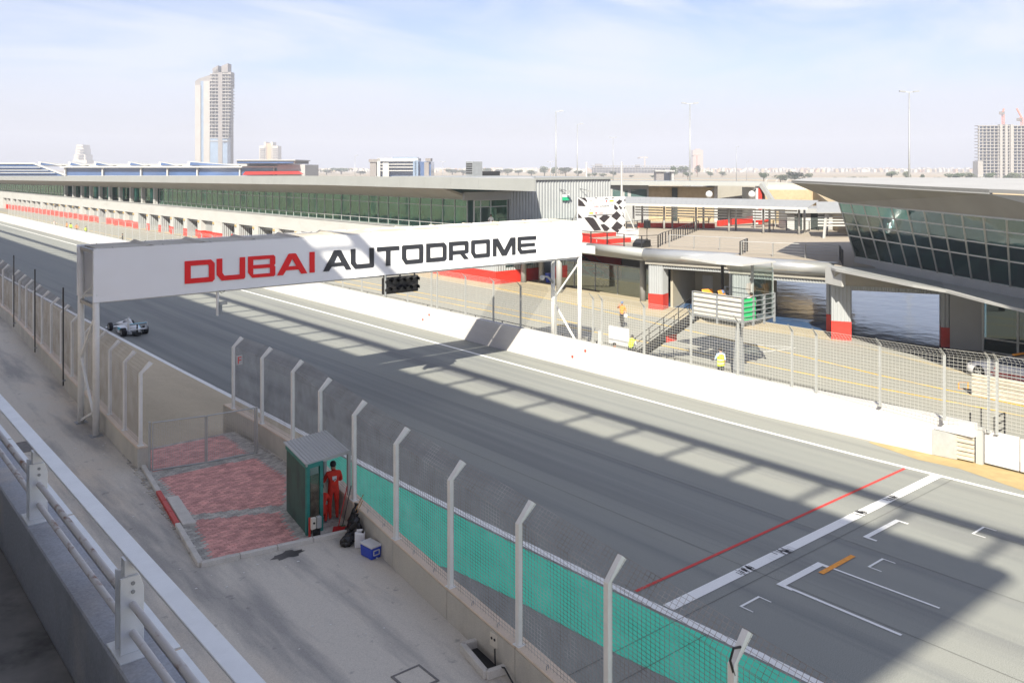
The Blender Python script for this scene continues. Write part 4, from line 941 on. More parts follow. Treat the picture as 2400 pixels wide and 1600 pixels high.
# name strip below the podium
t = thing('name_board', 'white strip sign ending in the letters DROME under the podium', 'sign', (52.8,55,4.5))
MB().box(52.68,52.72,52.6,66.0,4.05,4.72).build('board', M['white_gloss'], t)
def letter_x(ch_, x, y, z, sc, m, parent):
    o = letter(ch_, x, y, z, sc, m, parent); o.rotation_euler = (R(90),0,R(-90)); return o
y = 65.4
for ch_ in 'DUBAI': letter_x(ch_, 52.66, y, 4.18, 0.46, M['red_letter'], t); y -= {'I':0.18}.get(ch_,0.66)
y -= 0.2
for ch_ in 'AUTODROME': letter_x(ch_, 52.66, y, 4.18, 0.46, M['black_letter'], t); y -= {'A':0.70,'M':0.80}.get(ch_,0.66)
# chequered backdrop
t = thing('podium_backdrop', 'chequered flag backdrop board behind the podium', 'backdrop', (59,58,DZ))
BX0, BX1, BZa, BZb = 55.9, 62.25, DZ+0.05, 8.62
MB().box(BX0,BX1,58.0,58.12,BZa,BZb).build('board', M['white_gloss'], t)
M['chk'] = mat('backdrop_black', (0.03,0.024,0.026), 0.5, var=0.1)
M['fold'] = mat('backdrop_grey_fold', (0.55,0.56,0.55), 0.5, var=0.05)
# print: measured polygons on a 0-1394 x 190-1050 grid of the board
def bp(x, y): return (BX0+(x-130)/960*(BX1-BX0), 57.992, BZb-(y-195)/875*(BZb-BZa))
chk = [[(130,205),(215,280),(282,388),(130,372)],[(150,195),(180,195),(305,300),(312,275),(270,200)],[(130,525),(215,632),(130,632)],[(248,628),(330,618),(425,640),(470,700),(590,920),(450,925)],
 [(540,660),(630,595),(700,595),(770,640),(645,765)],[(790,630),(905,515),(1000,620),(905,725)],[(790,890),(910,742),(1035,848),(925,1010)],[(845,390),(870,370),(945,460),(900,498),(845,455)],
 [(890,325),(965,262),(1030,298),(955,382)],[(940,402),(975,402),(1030,460),(990,490)],[(570,800),(645,785),(765,893),(700,960),(650,945)],[(1020,620),(1045,605),(1092,720)],[(1045,845),(1088,790),(1088,885)],
 [(415,585),(465,585),(512,645),(470,640)],[(1050,455),(1088,420),(1088,490)],[(1050,290),(1088,250),(1088,305)],[(455,205),(512,205),(485,235)],[(650,240),(690,212),(750,240)],[(1000,510),(1060,600),(1050,610)],[(800,215),(865,215),(820,245)],[(915,1040),(940,1040),(930,1025)]]
b = MB()
for pl in chk:
    k = len(b.v); b.v += [bp(*p) for p in pl]; b.f.append(tuple(range(k,k+len(pl))))
b.build('chequers', M['chk'], t)
b = MB()
for pl in ([(165,200),(230,270),(300,400),(282,388),(215,280)],[(415,590),(440,620),(630,945),(600,930),(480,720)],[(845,300),(870,335),(1090,640),(1060,600),(945,450)]):
    k = len(b.v); b.v += [(p[0],57.994,p[2]) for p in (bp(*q_) for q_ in pl)]; b.f.append(tuple(range(k,k+len(pl))))
b.build('fold_print', M['fold'], t)
p0, p1 = bp(318,575), bp(838,240)
sb = MB().box(p0[0],p1[0],57.90,57.985,p0[2],p1[2]).build('sponsor_panel', M['white_gloss'], t)
text('lettering', 'DUBAI', 0.20, M['red_letter'], t, (p0[0]+1.05,57.895,(p0[2]+p1[2])/2-0.02), (R(90),0,0)); text('lettering', 'AUTODROME', 0.20, M['black_letter'], t, (p0[0]+2.15,57.895,(p0[2]+p1[2])/2-0.02), (R(90),0,0))
M['sp_yellow'] = mat('sponsor_yellow', (0.75,0.62,0.06), 0.5, var=0.05); M['sp_grey'] = mat('sponsor_grey', (0.35,0.35,0.36), 0.5, var=0.05)
for (x,y),m,wd,h in (((785,285),'sp_yellow',0.55,0.16),((375,535),'sp_yellow',0.5,0.16),((683,285),'red',0.16,0.16),((470,540),'red',0.16,0.16),((370,268),'sp_grey',0.4,0.08),((575,280),'sp_grey',0.5,0.06),((415,325),'sp_grey',0.14,0.14),((745,495),'sp_grey',0.14,0.14),((360,460),'sp_grey',0.22,0.14),((795,370),'sp_grey',0.22,0.14),((570,548),'red',0.5,0.06),((675,550),'sp_grey',0.14,0.14),((415,480),'sp_grey',0.12,0.14),((745,335),'sp_grey',0.12,0.14)):
    c = bp(x,y); MB().box(c[0]-wd/2,c[0]+wd/2,57.892,57.899,c[2]-h/2,c[2]+h/2).build('sponsor_mark', M[m], t)
for x in (56.2,62.0): MB().beam((x,59.6,DZ),(x,58.12,8.2),0.08).build('stay', M['galv'], t)
MB().beam((62.9,57.0,DZ+0.03),(62.2,58.05,7.6),0.09).build('stay', M['galv'], t)
# plinth and loudspeakers
t = thing('white_plinth', 'white box plinth at the right foot of the chequered backdrop', 'plinth', (58.4,54,DZ))
MB().box(57.9,59.4,53.7,54.7,DZ+0.03,DZ+0.95).build('box', M['white_gloss'], t, bevel=0.01); MB().box(57.85,59.45,53.65,54.75,DZ+0.95,DZ+1.0).build('top', M['white_gloss'], t)
t = thing('stage_monitor', 'black wedge stage monitor at the edge of the podium deck', 'loudspeaker', (54.3,48.9,DZ))
MB().loft([[(54.0,y_,DZ+0.03),(54.9,y_,DZ+0.03),(54.9,y_,DZ+0.62),(54.45,y_,DZ+0.66),(54.0,y_,DZ+0.25)] for y_ in (48.3,49.5)]).build('cabinet', M['black'], t); MB().extrude([(54.06,48.38,DZ+0.30),(54.06,49.42,DZ+0.30),(54.42,49.42,DZ+0.63),(54.42,48.38,DZ+0.63)],(-0.03,0,0.03)).build('grille', M['dark_steel'], t)
t = thing('loudspeaker', 'black loudspeaker on a tripod on the podium deck', 'loudspeaker', (55.0,48.8,DZ))
MB().box(54.8,55.25,48.6,49.0,DZ+1.55,DZ+2.2).build('cabinet', M['black'], t, bevel=0.02); MB().tube([(55.0,48.8,DZ+0.5),(55.0,48.8,DZ+1.55)],0.03,6).build('pole', M['black'], t)
for a in (0.4,2.5,4.6): MB().tube([(55.0,48.8,DZ+0.75),(55.0+0.6*math.cos(a),48.8+0.6*math.sin(a),DZ+0.03)],0.02,5).build('leg', M['black'], t)
# pergola with slatted screen
t = thing('pergola', 'long metal roofed pergola with white horizontal slats on the deck', 'pergola', (72,57,DZ))
f0, f1, k0, k1 = (68.4,63.7), (74.7,46.0), (71.9,67.0), (78.6,47.2)
n = 34
for k in range(n):
    a = Vector(f0).lerp(Vector(f1),k/n); c = Vector(f0).lerp(Vector(f1),(k+0.985)/n); a2 = Vector(k0).lerp(Vector(k1),k/n); c2 = Vector(k0).lerp(Vector(k1),(k+0.985)/n)
    MB().prism([tuple(a),tuple(c),tuple(c2),tuple(a2)],[7.50,7.50,8.10,8.10],[7.56,7.56,8.16,8.16]).build('roof_sheet', M['clad'], t)
MB().beam((*f0,7.48),(*f1,7.48),0.10,0.22).build('gutter', M['clad_light'], t)
for k in range(6):
    a = Vector((70.3,64.3)).lerp(Vector((76.4,48.0)),k/5); MB().tube([(a.x,a.y,DZ),(a.x,a.y,7.5)],0.11,10).build('post', M['clad_light'], t, smooth=True)
    c = a+Vector((2.4,0.9)); MB().tube([(c.x,c.y,DZ),(c.x,c.y,7.8)],0.11,10).build('post', M['clad_light'], t, smooth=True)
    MB().beam((a.x,a.y,7.40),(c.x,c.y,7.75),0.1).build('rafter', M['clad_light'], t)
for j in range(5):
    for k in range(5):
        a = Vector((70.45,64.4)).lerp(Vector((76.55,48.1)),k/5+0.01); c = Vector((70.45,64.4)).lerp(Vector((76.55,48.1)),(k+1)/5-0.01)
        MB().beam((a.x,a.y,6.28+0.28*j),(c.x,c.y,6.28+0.28*j),0.03,0.15).build('slat', M['clad_light'], t)
t = thing('pergola', 'small slatted shelter beside the control building', 'pergola', (79,42,DZ))
MB().prism([(73.0,44.0),(78.5,39.5),(82,42.5),(77,46.5)],[7.2,7.2,8.0,8.0],[7.28,7.28,8.08,8.08]).build('roof_sheet', M['clad'], t)
for x,y in ((74.4,43.9),(78.0,41.0),(77.5,45.5)): MB().beam((x-0.4,y,DZ),(x,y,7.3),0.18).build('post', M['clad_light'], t)
for j in range(5): MB().beam((73.8,44.4,6.0+0.27*j),(78.3,40.9,6.0+0.27*j),0.03,0.14).build('slat', M['clad_light'], t)
for k in range(5): MB().beam((75.8,45.0,5.0+0.12*k),(80.3,41.5,5.0+0.12*k),0.02,0.03).build('rail', M['dark_steel'], t)
# red beams on the deck
tag(MB().prism([(71.3,64.6),(77.0,58.6),(77.3,58.9),(71.6,64.9)], DZ+0.05, DZ+0.55).build('red_bench', M['red'], None, bevel=0.02), 'long red bench wall under the left of the pergola', 'bench')
tag(MB().prism([(80.0,60.3),(86.3,58.0),(86.4,58.4),(80.1,60.7)], [DZ+0.05,DZ+0.45,DZ+0.45,DZ+0.05], [DZ+0.65,DZ+1.2,DZ+1.2,DZ+0.65]).build('red_ramp_wall', M['red'], None, bevel=0.02), 'sloping red ramp wall under the right of the pergola', 'ramp wall')
t = thing('white_screen', 'white board panel standing on the deck under the pergola', 'screen', (84,57,DZ)); MB().box(80.2,84.4,55.9,56.0,DZ+0.9,DZ+2.0).build('panel', M['white_gloss'], t); MB().box(80.3,80.4,55.8,55.9,DZ,DZ+2).build('leg', M['galv'], t); MB().box(84.2,84.3,55.8,55.9,DZ,DZ+2).build('leg', M['galv'], t)
# rear range of paddock rooms
rr = thing('paddock_rooms', 'low limestone paddock building with flat grey roof behind the pergola', 'building', (95,65,DZ))
def seg(name, m, xa, xb, d0, d1, z0, z1):
    a = spot(bx(xa),d0); c = spot(bx(xb),d1); k = Vector((F2[0],F2[1]))*6
    return MB().prism([a,c,(c[0]+k.x,c[1]+k.y),(a[0]+k.x,a[1]+k.y)], z0, z1).build(name, m, rr)
seg('wall', M['clad'], 1430,1520,108,108,DZ,9.2); seg('wall', M['limestone'], 1520,1680,108,106,DZ,9.0); seg('roof', M['fascia'], 1428,1800,107.4,101.5,9.25,9.75)
for xa,xb in ((1436,1459),(1464,1471),(1479,1516)): seg('window', M['tglass'], xa,xb,107.9,107.9,7.3,8.7)
for xa,xb in ((1576,1588),(1632,1641)): seg('doorway', M['dark_in'], xa,xb,106.9,106.9,DZ,8.9)
seg('opening_back', M['soffit'], 1680,1830,112,108,DZ,9.2)
seg('pillar', M['clad_light'], 1674,1682,105.8,105.8,DZ,9.2); seg('red_pillar', M['red'], 1778,1786,101.4,101.4,DZ,9.0); seg('pillar', M['clad_light'], 1771,1777,101.5,101.5,DZ,9.0)
a = spot(bx(1784),101.2); c = spot(bx(1824),99.5); MB().beam((*a,9.5),(*c,6.6),0.5,0.45).build('raking_beam', M['fascia'], rr)
for x in (1662,1762):
    a = spot(bx(x),101); o = thing('air_vent', ['white globe vent at the left of the dark paddock opening','white globe vent at the right of the dark paddock opening'][x>1700], 'vent', (*a,8.0)); MB().ball((a[0],a[1],8.3),0.42).build('globe', M['white_gloss'], o, smooth=True); MB().beam((a[0],a[1],8.3),(a[0]+0.8,a[1],8.9),0.1).build('arm', M['dark_steel'], o)
hp = thing('limestone_hall', 'limestone hall with hipped walls and white parapet behind the deck', 'building', (100,55,DZ))
a, c, d = spot(bx(1790),104), spot(bx(1905),104), spot(bx(1990),84)
MB().prism([a,c,(c[0]+12,c[1]+12),(a[0]+12,a[1]+12)], DZ, 8.75).build('wall', M['limestone'], hp); MB().prism([(a[0]+0.2,a[1]+0.2),(c[0]+0.2,c[1]+0.2),(c[0]+12,c[1]+12),(a[0]+12,a[1]+12)], 8.75, 9.35).build('parapet', M['limestone_pale'], hp)
MB().prism([c,d,(d[0]+12,d[1]+6),(c[0]+12,c[1]+12)], [DZ]*4, [8.7,6.6,6.6,8.7]).build('wing_wall', M['limestone'], hp)
lg = thing('lower_rooms', 'row of rooms with shaded doors under a flat grey roof beyond the deck', 'building', (90,48,DZ))
for xa,xb,m in ((1880,1900,'clad_light'),(1900,1940,'dark_in'),(1940,1952,'clad_light'),(1952,1985,'dark_in'),(1862,1880,'dark_in'),(1845,1862,'clad_light')):
    a = spot(bx(xa),92); c = spot(bx(xb),92); MB().prism([a,c,(c[0]+3,c[1]+3),(a[0]+3,a[1]+3)], DZ, 6.6).build('bay', M[m], lg)
a = spot(bx(1840),91.3); c = spot(bx(1990),91.3); MB().prism([a,c,(c[0]+5,c[1]+5),(a[0]+5,a[1]+5)], 6.62, 7.1).build('roof', M['clad'], lg)
for i,(x,d) in enumerate(((1374.5,104),(1457,102))):
    a = spot(bx(x),d); t = thing('flag_pole', ['bare pale flag pole behind the left of the chequered board','bare pale flag pole behind the right of the chequered board'][i], 'pole', (*a,DZ)); MB().tube([(*a,DZ),(*a,11.9)],[0.16,0.10],8).build('shaft', M['clad_light'], t); MB().ball((*a,11.95),0.12,8,4).build('finial', M['clad_light'], t)
# ------------------------------------------------------------------ far surroundings
def hz(y, d): return EYE-(y-393)*d/2040.0
def fblock(b, xa, xb, za, zb, d, depth):
    a = spot(bx(xa),d); c = spot(bx(xb),d); k = (F2[0]*depth,F2[1]*depth)
    return b.prism([a,c,(c[0]+k[0],c[1]+k[1]),(a[0]+k[0],a[1]+k[1])], za, zb)
GZ = -0.6
M['tower_white'] = mat('tower_concrete', (0.29,0.275,0.26), 0.8, var=0.08, scale=0.05)
M['tower_glass'] = mat('tower_blue_glass', (0.17,0.23,0.32), 0.2, 0.0, var=0.15, scale=0.08, spec=0.8)
M['tower_grey'] = mat('raw_concrete', (0.19,0.175,0.17), 0.85, var=0.12, scale=0.08)
M['blue_glass'] = mat('blue_facade_glass', (0.045,0.085,0.19), 0.12, var=0.35, scale=0.05, spec=0.8)
# tall unfinished tower
D = 1250
t = thing('unfinished_tower', 'tall unfinished tower with open balcony floors against the sky', 'tower', (*spot(bx(500),D),GZ))
fblock(MB(),457,470,GZ,hz(200,D),D,30).build('slab_wall', M['tower_white'], t); fblock(MB(),470,477,GZ,hz(190,D),D+2,28).build('glass_strip', M['tower_glass'], t)
fblock(MB(),477,491.5,GZ,hz(190,D),D,30).build('slab_wall', M['tower_white'], t); fblock(MB(),491.5,541,GZ,hz(172,D),D+16,12).build('core', M['tower_grey'], t)
fblock(MB(),511,521,GZ,hz(170,D),D-1,20).build('service_core', M['tower_grey'], t)
for k in range(21):
    y = 203+7.85*k-30
    if y < 172: continue
    w_ = 541-max(0,(y-260))*0.10
    fblock(MB(),491.5,511,hz(y+1.6,D),hz(y,D),D,16).build('floor_slab', M['tower_white'], t); fblock(MB(),521,w_,hz(y+1.6,D),hz(y,D),D-3,18).build('floor_slab', M['tower_white'], t)
    if y < 318 and k % 1 == 0:
        for x in (496,504): fblock(MB(),x,x+0.8,hz(y+7.8,D),hz(y+1.6,D),D+1,3).build('column', M['tower_white'], t)
        for x in (528,534): fblock(MB(),x,x+0.8,hz(y+7.8,D),hz(y+1.6,D),D-2,3).build('column', M['tower_white'], t)
fblock(MB(),492,511,GZ,hz(322,D),D+1,14).build('glass_front', M['tower_glass'], t); fblock(MB(),521,533,GZ,hz(322,D),D,14).build('glass_front', M['tower_glass'], t)
for xa,xb,ya,yb in ((457,466,190,184),(466,490,184,176),(490,511,178,160),(498,511,160,153),(519,534,154,148),(521,541,170,168)):
    a_ = spot(bx(xa),D+3); c_ = spot(bx(xb),D+3); k_ = (F2[0]*16,F2[1]*16)
    MB().prism([a_,c_,(c_[0]+k_[0],c_[1]+k_[1]),(a_[0]+k_[0],a_[1]+k_[1])],[hz(205,D)]*4,[hz(ya,D),hz(yb,D),hz(yb,D),hz(ya,D)]).build('crown', M['tower_grey'], t)
# hotel tower, stepped
D = 2300
t = thing('stepped_tower', 'small pale stepped tower beyond the left of the pit roof', 'tower', (*spot(bx(186),D),GZ))
for xa,xb,y in ((170,203,375),(173,200,362),(177,196,348),(179,194,339)): fblock(MB(),xa,xb,GZ,hz(y,D),D+abs(xa-170)*1.5,40).build('tier', M['limestone_pale'], t)
for k in range(5): fblock(MB(),180,193,hz(346+6*k,D),hz(344+6*k,D),D-3,4).build('window_band', M['tower_grey'], t)
D = 1900
t = thing('apartment_tower', 'short pale tower with an orange centre behind the kart hall', 'tower', (*spot(bx(630),D),GZ))
M['tower_orange'] = mat('orange_render', (0.45,0.29,0.18), 0.85, var=0.08, scale=0.05)
for xa,xb,y,m in ((608,624,342,'limestone_pale'),(622,637,336,'tower_orange'),(635,651,342,'limestone_pale'),(619,623,333,'limestone_pale'),(635,639,333,'limestone_pale')): fblock(MB(),xa,xb,GZ,hz(y,D),D+(3 if m=='tower_orange' else 0),30).build('block', M[m], t)
for k in range(7):
    for xa,xb in ((609,621),(639,650)): fblock(MB(),xa,xb,hz(350+5*k,D),hz(347.5+5*k,D),D-2,3).build('balcony_band', M['tower_grey'], t)
# concrete frame block at the right edge
D = 900
t = thing('concrete_frame_block', 'unfinished concrete frame block with open floors at the right edge', 'building', (*spot(bx(2350),D),GZ))
for k in range(18):
    y = 294+7.4*k; fblock(MB(),2292,2420,hz(y+1.6,D),hz(y,D),D,7).build('floor_slab', M['tower_white'], t)
for x in list(range(2294,2420,9)): fblock(MB(),x,x+1.6,GZ,hz(294,D),D+0.5,2).build('column', M['tower_white'], t)
for xa,xb in ((2356,2362),(2344,2350),(2369,2375)): fblock(MB(),xa,xb,GZ,hz(292,D),D-1,5).build('shear_wall', M['tower_white'], t)
fblock(MB(),2292,2304,GZ,hz(378,D),D-0.5,10).build('shear_wall', M['tower_white'], t); fblock(MB(),2300,2420,GZ,hz(296,D),D+4,3).build('inner_wall', M['blue_glass'], t)
# tower cranes
def crane(x, d, ytop, jib, col, label, gap=10):
    t = thing('tower_crane', label, 'crane', (*spot(bx(x),d),GZ)); a = spot(bx(x),d); s = 0.9
    zt = hz(ytop,d); z = GZ; b = MB()
    for sx,sy in ((-s,-s),(s,-s),(s,s),(-s,s)): b.beam((a[0]+sx,a[1]+sy,GZ),(a[0]+sx,a[1]+sy,zt),0.35)
    while z < zt-3: b.beam((a[0]-s,a[1]-s,z),(a[0]+s,a[1]-s,z+3),0.25); b.beam((a[0]+s,a[1]-s,z),(a[0]+s,a[1]+s,z+3),0.25); z += 3
    b.build('mast', col, t)
    c = spot(bx(x)+jib[0]/2040,d); e = spot(bx(x)-jib[2]/2040,d)
    MB().beam((*a,zt),(*c,zt+jib[1]),1.2).build('jib', col, t); MB().beam((*a,zt),(*e,zt),1.2).build('counter_jib', col, t); MB().box(e[0]-2,e[0]+2,e[1]-2,e[1]+2,zt-3,zt).build('counterweight', M['tower_grey'], t)
M['crane_red'] = mat('crane_red', (0.62,0.20,0.14), 0.6, var=0.1); M['crane_pale'] = mat('crane_pale', (0.55,0.42,0.30), 0.6, var=0.1)
crane(2351,905,262,(1.5,3,3),M['crane_red'],'red crane mast on top of the concrete frame block')
crane(2395,905,277,(-12,10,6),M['crane_red'],'red luffing crane at the right picture edge')
crane(1511,2000,369,(8,0,14),M['crane_pale'],'pale hammerhead crane above the long low site')
crane(1633,1900,364,(9,0,9),M['crane_red'],'faint reddish crane in front of a hazy tower block')
D = 3600
t = thing('hazy_tower', 'very faint tower block beside the reddish crane', 'tower', (*spot(bx(1636),D),GZ)); fblock(MB(),1624,1648,GZ,hz(352,D),D,40).build('shaft', M['tower_orange'], t); fblock(MB(),1630,1642,GZ,hz(349,D),D+5,20).build('crown', M['tower_orange'], t)
# office block with white and blue front
D = 620
t = thing('office_block', 'white office building with blue window bands beyond the pit roof', 'building', (*spot(bx(935),D),GZ))
fblock(MB(),889,1010,GZ,hz(379,D),D+4,26).build('body', M['blue_glass'], t); fblock(MB(),867,882,GZ,hz(378,D),D+6,14).build('grey_wing', M['tower_grey'], t); fblock(MB(),864,884,hz(380,D),hz(373,D),D+5,15).build('wing_cap', M['tower_grey'], t)
fblock(MB(),884,891,GZ,hz(372,D),D,20).build('white_frame', M['clad_light'], t); fblock(MB(),884,980,hz(378.5,D),hz(371,D),D,20).build('white_frame', M['clad_light'], t); fblock(MB(),897,911,GZ,hz(382,D),D-1,16).build('white_frame', M['clad_light'], t)
for y in (384,391,399): fblock(MB(),890,975,hz(y+2.2,D),hz(y,D),D-0.5,10).build('white_band', M['clad_light'], t)
for k,xa in enumerate((968,972)): fblock(MB(),xa,xa+8,GZ,hz(378-2*k,D),D-1.5,14).build('raking_fin', M['tower_glass'], t)
fblock(MB(),994,1005,GZ,hz(380,D),D+2,14).build('grey_wing', M['tower_grey'], t); fblock(MB(),997,1009,hz(378,D),hz(371,D),D+1,15).build('wing_cap', M['tower_grey'], t)
fblock(MB(),920,978,hz(379,D),hz(368,D),D+8,12).build('roof_house', M['tower_glass'], t)
# kart hall behind the pit roof
D = 430
t = thing('kart_hall', 'long blue glazed hall with raked white roof lights behind the pit building', 'building', (*spot(bx(330),D),GZ))
fblock(MB(),150,655,GZ,hz(392,D),D+6,40).build('glazed_wall', M['blue_glass'], t); fblock(MB(),140,660,hz(393,D),hz(389.5,D),D+3,46).build('eaves', M['clad_light'], t)
fblock(MB(),150,655,GZ,hz(412,D),D+3,40).build('plinth', M['clad_light'], t); fblock(MB(),100,662,hz(390,D),hz(384,D),D+12,40).build('roof', M['clad'], t)
for xa,xb in ((90,145),(160,200),(220,265),(300,345),(372,420),(440,560)):
    a = spot(bx(xa),D+8); c = spot(bx(xb),D+8); z0, z1 = hz(388.5,D), hz(381 if xb < 500 else 380,D)
    MB().prism([a,c,(c[0]+6,c[1]+8),(a[0]+6,a[1]+8)], [z0]*4, [z1+0.5,z0+0.2,z0+0.2,z1+0.5]).build('roof_light', M['clad_light'], t)
    c2 = spot(bx(xb-8),D+6); a2 = spot(bx(xa+4),D+6); MB().add([(*a2,z0+0.1),(*c2,z0+0.1),(*spot(bx(xa+6),D+6),z1)], [(0,1,2)]).build('roof_light_glass', M['blue_glass'], t)
for xa in (150,238,328,390,460,560,640): fblock(MB(),xa,xa+3,GZ,hz(390,D),D+4.5,2).build('mullion', M['clad_light'], t)
fblock(MB(),555,690,hz(384,D),hz(375,D),D-4,30).build('upper_box', M['tower_grey'], t); fblock(MB(),553,692,hz(377,D),hz(374.5,D),D-5,32).build('upper_roof', M['clad'], t); fblock(MB(),556,688,hz(383,D),hz(379.5,D),D-4.3,4).build('upper_glass', M['blue_glass'], t)
fblock(MB(),650,715,GZ,hz(386,D),D+2,30).build('end_wall', M['clad'], t)
a = spot(bx(568),D-8); c = spot(bx(712),D-8); a2 = spot(bx(575),D+2); c2 = spot(bx(700),D+2)
MB().add([(*a,hz(410,D)),(*c,hz(408,D)),(*c2,hz(400.5,D)),(*a2,hz(401.5,D))], [(0,1,2,3)]).build('red_canopy', M['red'], t)
t = thing('glazed_wing', 'sloping grey glazed wing at the far left behind the pit roof', 'building', (*spot(bx(40),330),GZ)); D = 330
a = spot(bx(-60),D); c = spot(bx(80),D); e = spot(bx(155),D)
MB().prism([a,c,(c[0]+5,c[1]+20),(a[0]+5,a[1]+20)], GZ, hz(384,D)).build('body', M['blue_glass'], t); MB().prism([c,e,(e[0]+5,e[1]+20),(c[0]+5,c[1]+20)], [GZ]*4, [hz(384,D),hz(411,D),hz(411,D),hz(384,D)]).build('sloping_end', M['blue_glass'], t)
MB().beam((*a,hz(383,D)),(*c,hz(383,D)),1.0,0.5).build('roof_edge', M['clad_light'], t); MB().beam((*c,hz(383,D)),(*e,hz(411,D)),1.0,0.6).build('roof_edge', M['clad_light'], t)
for y in (392,399,405): MB().beam((*spot(bx(-60),D-1),hz(y,D)),(*spot(bx(95+(y-392)*2.6),D-1),hz(y,D)),0.3,0.35).build('band', M['clad'], t)
# long construction site building
D = 1900
t = thing('long_site_building', 'long grey half built block on the desert horizon', 'building', (*spot(bx(1500),D),GZ))
fblock(MB(),1390,1610,GZ,hz(392,D),D+8,30).build('inner', M['tower_grey'], t)
for y in (388,393,398): fblock(MB(),1388,1615,hz(y+1.2,D),hz(y,D),D,40).build('floor_slab', M['tower_white'], t)
for x in range(1390,1614,7): fblock(MB(),x,x+1.4,GZ,hz(389,D),D+1,3).build('column', M['tower_grey'], t)
fblock(MB(),1395,1412,GZ,hz(384,D),D+6,10).build('stair_core', M['tower_grey'], t); fblock(MB(),1490,1500,GZ,hz(386,D),D+6,10).build('stair_core', M['tower_grey'], t)
# low pavilion with arched bridge roof
D = 620
t = thing('site_pavilion', 'grey flat roofed pavilion among trees beyond the paddock', 'building', (*spot(bx(1560),D),GZ))
fblock(MB(),1536,1582,hz(402.5,D),hz(399,D),D,16).build('roof', M['clad'], t); fblock(MB(),1538,1556,GZ,hz(402.5,D),D+2,10).build('room', M['tower_grey'], t); fblock(MB(),1574,1580,GZ,hz(402.5,D),D+2,10).build('pillar', M['clad'], t); fblock(MB(),1556,1574,GZ,hz(405,D),D+9,4).build('glazing', M['blue_glass'], t)
# villas: a continuous belt of small houses
def villa_belt():
    cols = {'limestone_pale':MB(),'tower_orange':MB(),'limestone':MB()}
    rnd = random.Random(3)
    for i in range(900):
        x = rnd.uniform(700,2460); d = rnd.uniform(2100,3600); w_ = rnd.uniform(3,8); key = rnd.choice(list(cols)[:3] if rnd.random()<0.6 else ['limestone_pale'])
        zt = rnd.uniform(5,10)+(d-2100)*0.004; fblock(cols[key],x,x+w_*0.9,GZ,zt*0.8,d,14)
    for k,b in cols.items():
        tag(stuff(b.build('far_villas', M[k])), {'limestone_pale':'belt of pale villas along the desert horizon','tower_orange':'orange toned villas mixed into the horizon belt','limestone':'sandy villas mixed into the horizon belt'}[k], 'houses')
villa_belt()
# roads and walls across the desert
for i,(xa,xb,d,wd,m) in enumerate(((1380,2500,620,18,'pit_asphalt'),(1640,2500,520,9,'clad'),(1250,2500,900,14,'pit_asphalt'))):
    a = spot(bx(xa),d); c = spot(bx(xb),d); o = MB().prism([a,c,(c[0]+F2[0]*wd*6,c[1]+F2[1]*wd*6),(a[0]+F2[0]*wd*6,a[1]+F2[1]*wd*6)], GZ, GZ+0.25+0.05*i).build('desert_road', M[m]); struct(o)
a = spot(bx(1650),330); c = spot(bx(2500),330)
tag(MB().prism([a,c,(c[0]+3,c[1]+3),(a[0]+3,a[1]+3)], GZ, 2.0).build('boundary_wall', M['limestone']), 'long low sandy boundary wall beyond the paddock', 'wall')
# light masts
def mast(x, y, d, label, arms):
    t = thing('light_mast', label, 'light mast', (*spot(bx(x),d),GZ), 'tall floodlight masts'); a = spot(bx(x),d); zt = hz(y,d)
    MB().tube([(*a,GZ),(*a,zt)],[0.28,0.14],8).build('pole', M['steel_grey'], t, smooth=True)
    for s in arms:
        e = (a[0]+R2[0]*s*1.4,a[1]+R2[1]*s*1.4); MB().beam((*a,zt),(*e,zt+0.2),0.12).build('arm', M['galv'], t); MB().beam((a[0]+R2[0]*s*0.9,a[1]+R2[1]*s*0.9,zt+0.15),(a[0]+R2[0]*s*2.2,a[1]+R2[1]*s*2.2,zt+0.3),0.5,0.3).build('lamp_head', M['steel_grey'], t)
mast(1303,262,250,'tall light mast left of the two flag poles',(1,)); mast(1353,292,330,'light mast with one arm just right of the first flag pole',(1,)); mast(1437,323,480,'shorter double armed light mast beside the second flag pole',(-1,1))
mast(1617,244,225,'tall double headed light mast above the middle of the pergola',(-1,1)); mast(1726,344,700,'small distant light mast right of the tall double headed one',(1,)); mast(2131,217,195,'tallest light mast above the control building roof',(-1,1))
mast(832,365,560,'white light mast left of the white office building',(1,)); mast(1038,380,600,'short white light mast right of the white office building',(-1,1)); mast(1290,380,520,'small street light left of the tall light masts',(-1,1)); mast(1750,379,800,'small street light right of the pergola masts',(1,)); mast(2300,417,560,'street light with two arms among the far right trees',(-1,1))
# curved fence posts behind the limestone hall
t = thing('cranked_fence', 'row of white cranked fence posts beyond the limestone hall', 'fence', (*spot(bx(1850),210),GZ))
for k,x in enumerate((1795,1819,1844,1870,1893,1920,1946,1972)):
    a = spot(bx(x),210); MB().tube([(*a,GZ),(*a,hz(424,210)),(a[0]+R2[0]*0.4,a[1]+R2[1]*0.4,hz(420,210))],0.12,6).build('post', M['clad_light'], t)
